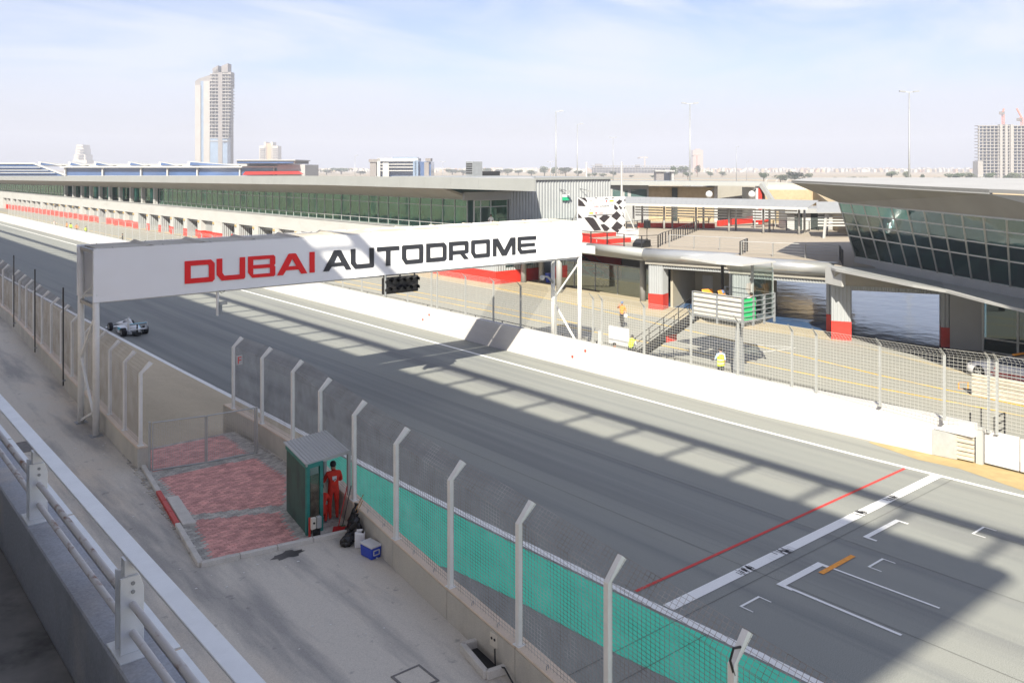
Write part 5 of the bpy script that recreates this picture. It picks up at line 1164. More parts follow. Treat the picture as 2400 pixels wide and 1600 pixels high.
# trees
M['leaf'] = mat('dusty_leaves', (0.060,0.085,0.040), 0.8, var=0.35, scale=0.6); M['leaf2'] = mat('grey_green_leaves', (0.085,0.10,0.055), 0.8, var=0.35, scale=0.6); M['bark'] = mat('bark', (0.12,0.09,0.06), 0.9, var=0.2)
def tree_mesh(seed, palm=False):
    r = random.Random(seed); b = MB(); lobes = [(r.uniform(-0.3,0.3),r.uniform(-0.3,0.3),r.uniform(0.5,0.8),r.uniform(0.18,0.32)) for _ in range(9)]
    for lx,ly,lz,lr in lobes:
        for _ in range(70):
            v = Vector((r.gauss(0,1),r.gauss(0,1),r.gauss(0,1))).normalized()*lr*r.uniform(0.55,1.05); c = Vector((lx,ly,lz))+Vector((v.x,v.y,v.z*0.75)); s = r.uniform(0.03,0.06)
            u = Vector((r.gauss(0,1),r.gauss(0,1),r.gauss(0,1))).normalized()*s; q_ = u.orthogonal().normalized()*s
            b.add([c-u,c+q_,c+u,c-q_], [(0,1,2,3)])
    tr = MB().tube([(0,0,0),(0.02,0,0.3),(0.0,0.02,0.6)],[0.045,0.035,0.02],6)
    for lx,ly,lz,lr in lobes[:5]: tr.tube([(0.01,0,0.3),(lx*0.8,ly*0.8,lz)],[0.02,0.008],5)
    return b, tr
TM = []
for s in range(4):
    b, tr = tree_mesh(20+s); o = b.build('crown', M['leaf'] if s%2 else M['leaf2']); q_ = tr.build('trunk', M['bark']); TM.append((o.data,q_.data)); bpy.data.objects.remove(o); bpy.data.objects.remove(q_)
trees = [(1276,414,19,20),(1297,414,18,13),(1326,414,17,26),(1355,415,13,18),(1381,417,8,9),(1393,416,9,11),(1413,417,8,13),(1438,418,14,13),(1554,421,18,14),(1580,421,25,15),(1601,415,20,20),(1612,421,15,14),(1635,415,22,12),(1665,416,11,13),(1692,416,11,13),
 (1790,428,20,18),(1830,430,16,24),(1863,430,22,32),(1895,424,14,13),(2089,424,19,24),(2124,425,18,14),(2161,426,14,9),(2196,428,10,16),(2239,428,19,30),(2274,430,20,21),(2316,429,19,20),(2295,440,20,14),(2358,430,16,10),(2380,428,18,28),(1995,428,11,20),(2027,430,12,18),(2062,432,9,16),(1958,424,7,10),
 (730,409,11,30),(765,410,10,24),(800,409,13,34),(845,411,8,20),(1060,410,11,26),(1085,411,10,24),(1110,410,9,22),(1140,411,13,20),(1168,411,11,18),(1190,412,13,18),(1215,412,12,16),(1245,413,11,20),(2330,442,10,16),(1480,418,6,8),(1530,419,7,9)]
ORD = 'leftmost second third fourth fifth sixth seventh eighth ninth tenth eleventh twelfth thirteenth fourteenth fifteenth sixteenth seventeenth eighteenth nineteenth twentieth'.split()
def tree_label(x):
    z = 0 if 1250 < x < 1700 else 1 if x >= 1700 else 2
    same = sorted(q_[0] for q_ in trees if (0 if 1250 < q_[0] < 1700 else 1 if q_[0] >= 1700 else 2) == z); n_ = ORD[same.index(x)]
    return ['%s dusty tree from the left on the plain right of the pit roof','%s dusty tree from the left on the plain behind the control building roof','%s dusty bush from the left in the belt beyond the pit building roof'][z] % n_
for i,(x,yb,h,w_) in enumerate(trees):
    d = 12*2040/(yb-393); a = spot(bx(x),d); k = i%4; sz = h*d/2040*1.3; wz = w_*d/2040*1.2
    t = thing('desert_tree', tree_label(x), 'tree', (*a,GZ), ['trees on the plain right of the pit roof','trees behind the control building roof','bushes beyond the pit roof'][0 if 1250<x<1700 else 1 if x>=1700 else 2], rz=i*1.3)
    for nm,me in (('crown',TM[k][0]),('trunk',TM[k][1])):
        o = bpy.data.objects.new(nm,me); C.objects.link(o); o.parent = t; o.scale = (wz*1.15,wz*1.15,sz)
# distant haze
hb = MB().box(-1800,4600,-60,4700,-1.8,172).build('haze', None); stuff(hb); tag(hb, 'pale desert haze filling the air over the plain', 'haze')
hm = bpy.data.materials.new('haze_air'); hm.use_nodes = True; nt = hm.node_tree; nt.nodes.clear()
o_ = nt.nodes.new('ShaderNodeOutputMaterial'); pv = nt.nodes.new('ShaderNodeVolumePrincipled'); pv.inputs['Color'].default_value = (0.84,0.87,0.98,1); pv.inputs['Density'].default_value = 0.00036; pv.inputs['Anisotropy'].default_value = 0.0
nt.links.new(pv.outputs[0], o_.inputs['Volume']); hb.data.materials.append(hm)
# ------------------------------------------------------------------ people
M['skin'] = mat('skin', (0.36,0.20,0.13), 0.55, var=0.05); M['hair'] = mat('black_hair', (0.010,0.008,0.008), 0.6, var=0.2, scale=20)
M['suit_red'] = mat('red_overall', (0.60,0.030,0.012), 0.8, var=0.22, scale=5, bump=0.5, bscale=9); M['orange_cloth'] = mat('orange_shirt', (0.75,0.20,0.02), 0.8, var=0.15, scale=5, bump=0.4, bscale=9)
M['black_cloth'] = mat('dark_trousers', (0.02,0.02,0.024), 0.85, var=0.2, scale=5); M['hivis'] = mat('hi_vis_vest', (0.55,0.75,0.03), 0.7, var=0.1, scale=5); M['blue_cloth'] = mat('pale_blue_shirt', (0.35,0.45,0.6), 0.85, var=0.12, scale=5)
M['white_cloth'] = mat('white_shirt', (0.72,0.72,0.72), 0.85, var=0.08, scale=5, bump=0.4, bscale=9); M['shoe'] = mat('dark_shoe', (0.03,0.03,0.035), 0.6, var=0.1); M['shoe_white'] = mat('white_shoe', (0.7,0.7,0.7), 0.6, var=0.05)
M['silver_tape'] = mat('reflective_tape', (0.65,0.66,0.66), 0.3, 0.3, var=0.05); M['cap_blue'] = mat('blue_cap', (0.10,0.16,0.32), 0.8, var=0.1)
BASE = dict(pel=(0,0,0.95), spi=(0,0.0,1.15), che=(0,0,1.37), nec=(0,0,1.50), he0=(0,-0.01,1.575), he1=(0,-0.015,1.655))
for s,k in ((1,'l'),(-1,'r')):
    BASE.update({'sh'+k:(s*0.185,0,1.42),'el'+k:(s*0.25,0.03,1.15),'wr'+k:(s*0.25,-0.07,0.92),'ha'+k:(s*0.245,-0.09,0.85),'hi'+k:(s*0.095,0,0.90),'kn'+k:(s*0.11,-0.02,0.50),'an'+k:(s*0.11,0.02,0.09),'to'+k:(s*0.12,-0.15,0.035)})
RAD = dict(pel=(0.155,0.115),spi=(0.145,0.105),che=(0.165,0.11),nec=(0.06,0.062),he0=(0.078,0.095),he1=(0.080,0.098),sh=(0.075,0.075),el=(0.050,0.050),wr=(0.034,0.034),ha=(0.040,0.024),hi=(0.098,0.10),kn=(0.066,0.068),an=(0.046,0.05),to=(0.045,0.032))
BONES = [('pel','spi','top'),('spi','che','top'),('che','nec','top'),('nec','he0','skin'),('he0','he1','skin')]
for k in 'lr': BONES += [('che','sh'+k,'top'),('sh'+k,'el'+k,'sleeve'),('el'+k,'wr'+k,'fore'),('wr'+k,'ha'+k,'skin'),('pel','hi'+k,'leg'),('hi'+k,'kn'+k,'leg'),('kn'+k,'an'+k,'leg'),('an'+k,'to'+k,'shoe')]
def person(label, loc, rz, pose, cols, hair='hair', height=1.72, group=None, extras=()):
    t = thing('person', label, 'person', loc, group, rz)
    J = {k:Vector(v) for k,v in BASE.items()}
    for k,v in pose.items(): J[k] = Vector(v)
    names = list(J); bones = list(BONES)
    for k in 'lr':                                    # five fingers per hand, thumb from the side of the palm
        h, w_ = J['ha'+k], J['wr'+k]; d = (h-w_).normalized(); sd = d.cross(Vector((0,1,0.2))).normalized()
        for f in range(4):
            n1 = 'f%d%s'%(f,k); J[n1] = h+d*(0.065-0.008*abs(f-1.4))+sd*(f-1.5)*0.021+Vector((0,-0.012,0)); bones.append(('ha'+k,n1,'skin'))
        J['th'+k] = w_+d*0.055+sd*0.055+Vector((0,-0.01,0)); bones.append(('wr'+k,'th'+k,'skin'))
    names = list(J); idx = {n:i for i,n in enumerate(names)}
    me = bpy.data.meshes.new('body'); me.from_pydata([J[n] for n in names],[(idx[a],idx[c]) for a,c,_ in bones],[]); me.update()
    o = bpy.data.objects.new('tmp',me); C.objects.link(o); o.modifiers.new('skin','SKIN'); sub = o.modifiers.new('sub','SUBSURF'); sub.levels = 2; sub.render_levels = 2
    if not me.skin_vertices: me.attributes
    sv = me.skin_vertices[0].data
    for n in names:
        r = RAD.get(n) or RAD.get(n[:2]) or (0.0095,0.0095)
        if n[0] == 'f' or n[:2] == 'th': r = (0.0095,0.0095)
        sv[idx[n]].radius = r; sv[idx[n]].use_root = (n == 'pel')
    bpy.context.view_layer.update(); dg = bpy.context.evaluated_depsgraph_get()
    bm = bpy.data.meshes.new_from_object(o.evaluated_get(dg)); bpy.data.objects.remove(o); bm.name = 'body'
    order = ['skin','top','sleeve','fore','leg','shoe']; bm.materials.clear()
    for k in order: bm.materials.append(M[cols.get(k, cols['top'] if k in ('sleeve',) else cols.get('sleeve',cols['top']) if k == 'fore' else {'skin':'skin','leg':cols.get('leg','black_cloth'),'shoe':'shoe'}.get(k,'skin'))])
    for f in bm.polygons:
        f.use_smooth = True; c = f.center; best, bd = 'top', 9
        for a,e,kind in bones:
            p, q = J[a], J[e]; u = q-p; s = max(0,min(1,(c-p).dot(u)/max(u.length_squared,1e-9))); d_ = (c-(p+u*s)).length
            if kind == 'skin' and a == 'nec': d_ += 0.012
            if d_ < bd: bd, best = d_, kind
        f.material_index = order.index(best)
    b = bpy.data.objects.new('body',bm); C.objects.link(b); b.parent = t
    hd = J['he1']; s = height/1.72
    up = (J['he1']-J['he0']).normalized()
    c = hd+up*0.02
    if hair: MB_local(t,'hair',lambda m_: m_.ball((c.x,c.y+0.022,c.z+0.022),(0.093,0.107,0.10),12,7),M[hair])
    MB_local(t,'face',lambda m_: (m_.ball((c.x,c.y-0.112,c.z-0.028),(0.016,0.02,0.024),8,4), m_.ball((c.x+0.088,c.y,c.z-0.02),(0.012,0.022,0.032),6,4), m_.ball((c.x-0.088,c.y,c.z-0.02),(0.012,0.022,0.032),6,4)),M['skin'])
    MB_local(t,'eyes',lambda m_: (m_.ball((c.x+0.032,c.y-0.097,c.z),0.011,6,4), m_.ball((c.x-0.032,c.y-0.097,c.z),0.011,6,4), m_.box(c.x-0.025,c.x+0.025,c.y-0.104,c.y-0.095,c.z-0.068,c.z-0.060)),M['black'])
    for nm,fn,m_ in extras: MB_local(t,nm,fn,M[m_])
    t.scale = (s,s,s)
    return t
def MB_local(t, name, fn, m):
    b = MB(); fn(b); o = b.build(name, m, None, smooth=True); o.parent = t; return o
def vest(b):
    secs = []
    for z,rx,ry in ((0.84,0.205,0.165),(1.0,0.20,0.155),(1.2,0.195,0.145),(1.36,0.21,0.145),(1.45,0.13,0.105)):
        secs.append([(rx*math.cos(a*math.pi/8),ry*math.sin(a*math.pi/8),z) for a in range(16)])
    b.loft(secs, False)
def tape(b):
    for z,rx,ry in ((0.95,0.206,0.163),(1.12,0.202,0.154)):
        b.loft([[(rx*math.cos(a*math.pi/8),ry*math.sin(a*math.pi/8),z+h) for a in range(16)] for h in (0,0.05)], False)
def cap(b): b.ball((0,0.01,1.72),(0.098,0.11,0.075),12,6); b.box(-0.07,0.07,-0.19,-0.08,1.695,1.71)
def helmet(b): b.ball((0,0.005,1.675),(0.125,0.14,0.135),14,8)
# the marshal in red, seen from behind inside the booth, hands on the wall
badge = [('chest_badge', lambda b: b.add([(-0.07,0.118,1.36),(0.07,0.118,1.36),(0.065,0.122,1.27),(0.0,0.122,1.19),(-0.065,0.122,1.27)],[(0,1,2,3,4)]), 'white_gloss'),
         ('badge_print', lambda b: (b.add([(-0.05,0.126,1.28),(-0.01,0.126,1.28),(0.01,0.126,1.25),(-0.02,0.126,1.24)],[(0,1,2,3)]), b.add([(0.01,0.126,1.25),(0.05,0.126,1.25),(0.02,0.126,1.215),(0.0,0.126,1.215)],[(0,1,2,3)])), 'black')]
person('person in red overalls seen from behind inside the green booth', (12.42,23.35,RZ), R(168), dict(ell=(0.27,-0.10,1.16),wrl=(0.20,-0.32,1.12),hal=(0.17,-0.39,1.12),elr=(-0.27,-0.08,1.16),wrr=(-0.20,-0.28,1.10),har=(-0.17,-0.35,1.10),he0=(0,-0.03,1.57),he1=(0,-0.05,1.64)),
       dict(top='suit_red',sleeve='suit_red',leg='suit_red',shoe='shoe_white',skin='skin'), height=1.70, extras=badge)
person('person in red overalls crouching behind the green booth panel', (11.98,23.30,RZ), R(150), dict(pel=(0,0.16,0.42),spi=(0,0.10,0.60),che=(0,0.02,0.80),nec=(0,-0.04,0.92),he0=(0,-0.08,0.99),he1=(0,-0.10,1.06),shl=(0.18,0.0,0.84),shr=(-0.18,0.0,0.84),ell=(0.24,-0.16,0.66),elr=(-0.24,-0.16,0.66),wrl=(0.12,-0.34,0.62),wrr=(-0.12,-0.34,0.62),hal=(0.08,-0.40,0.62),har=(-0.08,-0.40,0.62),hil=(0.10,0.14,0.40),hir=(-0.10,0.14,0.40),knl=(0.15,-0.26,0.48),knr=(-0.15,-0.26,0.46),anl=(0.14,-0.06,0.09),anr=(-0.14,-0.04,0.09),tol=(0.15,-0.22,0.035),tor=(-0.15,-0.20,0.035)),
       dict(top='suit_red',sleeve='suit_red',leg='suit_red',shoe='cap_blue',skin='skin'))
person('person in orange shirt and black trousers walking along the pit lane', (45.6,42.8,0), R(-60), dict(hil=(0.1,-0.02,0.90),knl=(0.11,-0.20,0.50),anl=(0.11,-0.30,0.10),tol=(0.12,-0.46,0.05),knr=(-0.10,0.08,0.49),anr=(-0.11,0.32,0.12),tor=(-0.12,0.20,0.04),elr=(-0.30,-0.16,1.34),wrr=(-0.16,-0.30,1.56),har=(-0.10,-0.26,1.64),ell=(0.26,-0.02,1.15),wrl=(0.26,-0.14,0.94),hal=(0.25,-0.17,0.88)),
       dict(top='orange_cloth',sleeve='orange_cloth',leg='black_cloth',fore='skin'), hair=None, height=1.80, extras=[('cap',cap,'cap_blue'),('papers',lambda b: b.box(0.18,0.42,-0.24,-0.21,0.72,0.98),'white_gloss')])
person('person in yellow hi vis vest standing below the signalling platform', (38.2,28.7,0), R(150), dict(ell=(0.27,-0.08,1.16),wrl=(0.24,-0.26,1.10),hal=(0.22,-0.32,1.12)), dict(top='blue_cloth',sleeve='blue_cloth',leg='black_cloth',fore='skin'), extras=[('vest',vest,'hivis'),('tape',tape,'silver_tape')], height=1.74)
person('person in a green vest bending behind the white notice boards', (37.6,34.6,0), R(120), dict(spi=(0,-0.05,1.12),che=(0,-0.18,1.30),nec=(0,-0.28,1.38),he0=(0,-0.34,1.43),he1=(0,-0.38,1.49),shl=(0.18,-0.18,1.33),shr=(-0.18,-0.18,1.33),ell=(0.24,-0.30,1.10),elr=(-0.24,-0.30,1.10),wrl=(0.20,-0.42,0.95),wrr=(-0.20,-0.42,0.95),hal=(0.18,-0.48,0.90),har=(-0.18,-0.48,0.90)), dict(top='hivis',sleeve='white_cloth',leg='black_cloth'))
person('person with dark hair seated low just behind the pit wall', (36.1,34.5,0), R(100), dict(pel=(0,0,0.62),spi=(0,0,0.82),che=(0,-0.02,1.02),nec=(0,-0.03,1.15),he0=(0,-0.04,1.22),he1=(0,-0.05,1.30),shl=(0.18,0,1.07),shr=(-0.18,0,1.07),ell=(0.24,-0.08,0.82),elr=(-0.24,-0.08,0.82),wrl=(0.16,-0.26,0.74),wrr=(-0.16,-0.26,0.74),hal=(0.12,-0.32,0.74),har=(-0.12,-0.32,0.74),hil=(0.1,0,0.58),hir=(-0.1,0,0.58),knl=(0.12,-0.40,0.55),knr=(-0.12,-0.40,0.55),anl=(0.12,-0.40,0.12),anr=(-0.12,-0.40,0.12),tol=(0.13,-0.54,0.04),tor=(-0.13,-0.54,0.04)), dict(top='orange_cloth',sleeve='orange_cloth',leg='black_cloth'))
SEAT = dict(pel=(0,0,0.50),spi=(0,0,0.70),che=(0,-0.04,0.92),nec=(0,-0.07,1.05),he0=(0,-0.09,1.12),he1=(0,-0.11,1.20),shl=(0.18,-0.03,0.97),shr=(-0.18,-0.03,0.97),ell=(0.25,-0.16,0.78),elr=(-0.25,-0.16,0.78),wrl=(0.14,-0.34,0.80),wrr=(-0.14,-0.34,0.80),hal=(0.09,-0.40,0.82),har=(-0.09,-0.40,0.82),hil=(0.1,0,0.46),hir=(-0.1,0,0.46),knl=(0.12,-0.40,0.47),knr=(-0.12,-0.40,0.47),anl=(0.12,-0.38,0.09),anr=(-0.12,-0.38,0.09),tol=(0.13,-0.52,0.035),tor=(-0.13,-0.52,0.035))
person('person in a dark helmet sitting on the signalling platform between orange boards', (40.1,30.0,3.23), R(-60), SEAT, dict(top='black_cloth',sleeve='black_cloth',leg='black_cloth'), hair=None, extras=[('helmet',lambda b: b.ball((0,-0.10,1.22),(0.13,0.15,0.14),14,8),'cap_blue')])
person('person in a white shirt sitting on the signalling platform by the clear screen', (40.6,28.5,3.23), R(-30), SEAT, dict(top='white_cloth',sleeve='white_cloth',leg='black_cloth',fore='skin'))
person('person in a white shirt standing at the gallery end door', (55.6,70.6,4.8), R(-60), dict(elr=(-0.30,-0.04,1.18),wrr=(-0.22,-0.16,1.02),har=(-0.18,-0.2,0.98)), dict(top='white_cloth',sleeve='white_cloth',leg='black_cloth',fore='skin'))
for i,(z,lab,top,dx) in enumerate(((375,'person in orange bending by a board at the far pit wall','orange_cloth',0),(447,'person in orange standing at the far pit wall','orange_cloth',0.3),(487,'person in a yellow vest at the far pit wall','hivis',0),(512,'person in dark orange behind the yellow vest at the far pit wall','orange_cloth',0.4),(592,'person in a bright yellow vest crouched nearest at the far pit wall','hivis',0),(845,'person in dark clothes low behind the pit wall near the gantry','black_cloth',0))):
    u = bx(z/2.94); y = 36.0*(F2[1]+u*R2[1])/(F2[0]+u*R2[0])
    person(lab, (36.0+dx,y,0.35), R(60+40*i), dict(ell=(0.30,-0.12,1.2),wrl=(0.24,-0.32,1.15),hal=(0.22,-0.38,1.15)), dict(top=top,sleeve='white_cloth' if i==0 else top,leg='black_cloth'))

# ------------------------------------------------------------------ signalling platform in the pit lane
t = thing('signal_platform', 'raised steel signalling platform with white slatted rail and clear canopy', 'platform', (40.3,29.4,0))
PX0,PX1,PY0,PY1,PZ = 38.9,41.8,27.8,31.1,3.2
MB().box(PX0,PX1,PY0,PY1,PZ-0.05,PZ+0.03).build('floor', M['steel_grey'], t)
b = MB().loft([[(PX0+i,PY0+i,z),(PX1-i,PY0+i,z),(PX1-i,PY1-i,z),(PX0+i,PY1-i,z)] for i,z in ((0.55,PZ-0.42),(0.02,PZ-0.06))]); b.build('underframe', M['dark_steel'], t)
MB().loft([[(39.55+sx*w_,28.5+sy*w_,z) for sx,sy in ((-1,-1),(1,-1),(1,1),(-1,1))] for w_,z in ((0.24,0),(0.12,PZ-0.35))]).build('column', M['steel_grey'], t); MB().extrude([(39.75,28.6,PZ-0.4),(40.0,28.6,PZ-0.4),(40.15,28.6,0)],(0,0.06,0)).build('stiffener', M['dark_steel'], t)
M['cream'] = mat('cream_board', (0.62,0.58,0.50), 0.7, var=0.06, scale=2)
ps = [(PX0,PY0),(PX0,(PY0+PY1)/2),(PX0,PY1),((PX0+PX1)/2-0.5,PY0),((PX0+PX1)/2+0.5,PY0),(PX1,PY0),(PX1,PY1)]
for x,y in ps: MB().box(x-0.05,x+0.05,y-0.05,y+0.05,PZ-0.3,PZ+1.3).build('rail_post', M['steel_grey'], t)
for k in range(5):
    z = PZ+0.26+0.26*k
    MB().tube([(PX0-0.06,PY1,z),(PX0-0.06,PY0,z)],0.022,6).build('rail', M['steel_grey'], t); MB().tube([(PX0,PY0-0.06,z),(PX1,PY0-0.06,z)],0.022,6).build('rail', M['steel_grey'], t); MB().tube([(PX1,PY0,z),(PX1,PY1,z)],0.022,6).build('rail', M['steel_grey'], t)
for k in range(5):
    z = PZ+0.06+0.255*k
    for ya,yb in ((PY0+0.06,(PY0+PY1)/2-0.06),((PY0+PY1)/2+0.06,PY1-0.06)): MB().box(PX0+0.0,PX0+0.03,ya,yb,z,z+0.235).build('board', M['cream'], t)
M['green_board'] = mat('green_board', (0.03,0.42,0.14), 0.6, var=0.08)
MB().box(39.0,40.1,PY0+0.02,PY0+0.05,PZ+0.05,PZ+1.22).build('green_board', M['green_board'], t)
MB().box(40.0,PX1-0.05,PY0+0.03,PY0+0.045,PZ+0.05,PZ+2.7).build('clear_screen', M['clear'], t); MB().box(PX1-0.04,PX1-0.02,PY0+0.1,PY1-0.4,PZ+0.05,PZ+2.7).build('clear_screen', M['clear'], t)
for x,y in ((40.9,28.6),(40.9,30.6)): MB().tube([(x,y,PZ),(x,y,6.25)],0.09,8).build('canopy_post', M['dark_steel'] if y>30 else M['galv'], t)
MB().tube([(PX1,PY0+0.1,PZ),(PX1,PY0+0.1,5.9),(PX1-0.1,PY0+0.1,6.15),(PX1-0.4,PY0+0.1,6.25)],0.05,8).build('canopy_post', M['galv'], t)
MB().prism([(38.3,31.5),(38.2,29.0),(38.6,27.6),(41.2,27.3),(41.6,31.2)],[6.32,6.22,6.2,6.25,6.34],[6.42,6.36,6.3,6.33,6.44]).build('canopy', M['clad_light'], t)
for y,z0,a in ((30.6,PZ+0.85,0.0),(29.5,PZ+0.9,0.3)): MB().extrude([(39.3,y,z0),(40.2,y+a,z0-0.1),(40.3,y+a+0.3,z0+0.45),(39.4,y+0.3,z0+0.5)],(0.02,-0.03,0.02)).build('orange_board', M['orange_paint'], t)
st = thing('platform_stairs', 'dark steel stairs climbing to the signalling platform', 'stairs', (39.6,33,0))
for k in range(13): MB().box(39.0,39.9,PY1+0.35*k,PY1+0.35*k+0.3,PZ-0.24*(k+1),PZ-0.24*(k+1)+0.04).build('tread', M['dark_steel'], st)
MB().box(39.0,39.9,PY1+2.0,PY1+2.03,1.3,1.75).build('warning_board', M['red'], st)
for x in (38.97,39.93):
    MB().beam((x,PY1,PZ),(x,PY1+4.6,0.05),0.05,0.28).build('stringer', M['dark_steel'], st)
    for h in (0.35,0.7,1.05): MB().tube([(x,PY1,PZ+h),(x,PY1+4.6,h)],0.022,6).build('handrail', M['dark_steel'], st)
    for k in range(5): yy = PY1+1.1*k; zz = PZ-0.69*1.1*k; MB().beam((x,yy,zz),(x,yy,zz+1.05),0.04).build('baluster', M['dark_steel'], st)
# notice boards behind the wall
t = thing('notice_board', 'large white notice board propped behind the pit wall fence', 'board', (38.0,35.6,0)); MB().box(37.55,37.62,34.75,36.35,0.95,2.0).build('panel', M['white_gloss'], t); MB().beam((37.75,34.9,0),(37.62,34.9,1.9),0.05).build('leg', M['galv'], t); MB().beam((37.75,36.2,0),(37.62,36.2,1.9),0.05).build('leg', M['galv'], t)
t = thing('notice_board', 'narrow white notice board left of the large one', 'board', (37.3,37.0,0)); MB().box(37.0,37.06,36.3,36.7,0.6,1.75).build('panel', M['white_gloss'], t); MB().beam((37.15,36.5,0),(37.06,36.5,1.7),0.05).build('leg', M['galv'], t)
t = thing('wheeled_trolley', 'dark wheeled trolley behind the fence beside the pit gate', 'trolley', (36.8,14.6,0))
MB().box(36.3,37.4,14.2,15.2,0.6,0.68).build('tray', M['dark_steel'], t)
for x,y in ((36.35,14.25),(37.35,14.25),(36.35,15.15),(37.35,15.15)):
    MB().beam((x,y,0.1),(x,y,1.6),0.05).build('upright', M['dark_steel'], t); MB().tube([(x,y-0.03,0.12),(x,y+0.03,0.12)],0.12,10).build('wheel', M['black'], t)
for z in (1.0,1.3,1.6): MB().beam((36.35,14.25,z),(37.35,14.25,z),0.05).build('bar', M['dark_steel'], t)

# ------------------------------------------------------------------ marshal booth and its clutter
t = thing('marshal_booth', 'dark green marshal booth with corrugated pale roof beside the fence', 'booth', (12,23.8,RZ))
M['booth'] = layered('booth_green', (0.05,0.115,0.095), [((0.03,0.04,0.04), 1.8, (1,1,0.5), 0.42, 0.7, 0.8), ((0.06,0.15,0.12), 3, (1,1,1), 0.55, 0.75, 0.5)], rough=0.6)
M['booth_trim'] = mat('booth_trim_green', (0.025,0.20,0.17), 0.5, var=0.15, scale=4)
zt = 2.95
MB().extrude([(11.63,24.84,RZ),(11.30,22.82,RZ),(11.30,22.82,zt),(11.63,24.84,zt)],(0.04,-0.006,0)).build('side_panel', M['booth'], t)
MB().extrude([(11.40,22.80,RZ),(11.76,22.84,RZ),(11.76,22.84,zt),(11.40,22.80,zt)],(-0.003,0.03,0)).build('front_panel', M['clear'], t)
MB().extrude([(11.42,22.84,RZ+0.0),(11.74,22.88,RZ+0.0),(11.74,22.88,zt-0.35),(11.42,22.84,zt-0.35)],(-0.003,0.02,0)).build('poster_panel', mat('weathered_plywood',(0.17,0.12,0.09),0.9,var=0.4,scale=5), t)
for x,y in ((11.32,22.82),(11.76,22.86)): MB().box(x-0.05,x+0.05,y-0.05,y+0.05,RZ,zt).build('corner_post', M['booth_trim'], t)
MB().beam((11.64,24.84,zt-0.05),(11.30,22.82,zt-0.05),0.09,0.12).build('eaves_trim', M['booth_trim'], t); MB().beam((11.30,22.80,zt-0.05),(11.78,22.85,zt-0.05),0.09,0.12).build('eaves_trim', M['booth_trim'], t)
MB().extrude([(11.64,24.86,RZ),(13.1,25.1,RZ+0.75),(13.1,25.1,zt),(11.64,24.86,zt)],(0,0.03,0)).build('back_panel', M['clad_light'], t)
for x,y in ((12.78,23.07),(13.05,25.1)): MB().box(x-0.045,x+0.045,y-0.045,y+0.045,RZ+0.7,zt+0.02).build('corner_post', M['clad_light'], t)
n = 14; cs = [Vector((11.55,24.92)),Vector((13.15,25.2)),Vector((12.80,23.05)),Vector((11.22,22.76))]
b = MB(); secs = []
for k in range(n*4+1):
    u = k/(n*4); a = cs[0].lerp(cs[3],u) if False else cs[0].lerp(cs[1],u); c = cs[3].lerp(cs[2],u); h = 0.025*(1 if k%4 in (1,2) else 0)
    b.v += [(a.x,a.y,zt+0.07+h),(c.x,c.y,zt+0.03+h)]
for k in range(n*4): b.f.append((2*k,2*k+1,2*k+3,2*k+2))
o = b.build('roof_sheet', M['clad_light'], t); o.modifiers.new('thick','SOLIDIFY').thickness = 0.012
MB().beam((11.25,22.78,zt+0.0),(12.8,23.05,zt+0.0),0.04,0.09).build('roof_edge', M['clad_light'], t)
def prop(name, label, cat, loc): return thing(name, label, cat, loc)
t = prop('cooler_box', 'blue cooler box with white lid on the ground against the barrier', 'cooler', (12.05,20.55,RZ))
def rbox(x,y,wx,wy,ang,z0,z1,tp=0.0):
    c, s = math.cos(ang), math.sin(ang); pts = [(-wx/2,-wy/2),(wx/2,-wy/2),(wx/2,wy/2),(-wx/2,wy/2)]
    return MB().loft([[(x+(px*f)*c-(py*f)*s,y+(px*f)*s+(py*f)*c,z) for px,py in pts] for z,f in ((z0,1-tp),(z1,1))])
rbox(12.05,20.55,0.34,0.52,R(6),RZ,RZ+0.30,0.08).build('tub', M['blue'], t, bevel=0.02); rbox(12.05,20.55,0.36,0.54,R(6),RZ+0.30,RZ+0.37).build('lid', M['white_gloss'], t, bevel=0.02)
b = MB(); 
for a,c in (((11.98,20.27,RZ+0.24),(12.16,20.29,RZ+0.24)),((11.98,20.27,RZ+0.12),(12.16,20.29,RZ+0.12)),((11.98,20.27,RZ+0.12),(11.98,20.27,RZ+0.24)),((12.16,20.29,RZ+0.12),(12.16,20.29,RZ+0.24))): b.beam(a,c,0.02)
b.build('handle', M['white_gloss'], t); MB().tube([(12.07,20.27,RZ+0.04),(12.07,20.25,RZ+0.04)],0.02,8).build('drain_plug', M['white_gloss'], t)
t = prop('jerry_can', 'white plastic jerry can standing behind the blue cooler', 'jerry can', (12.1,21.2,RZ))
rbox(12.10,21.22,0.16,0.28,R(60),RZ,RZ+0.42).build('body', M['white_cloth'], t, bevel=0.03); rbox(12.10,21.22,0.05,0.16,R(60),RZ+0.45,RZ+0.49).build('handle', M['white_cloth'], t); rbox(12.06,21.29,0.05,0.04,R(60),RZ+0.40,RZ+0.47).build('handle_arm', M['white_cloth'], t); MB().tube([(12.14,21.13,RZ+0.42),(12.14,21.13,RZ+0.47)],0.035,8).build('cap', M['black'], t)
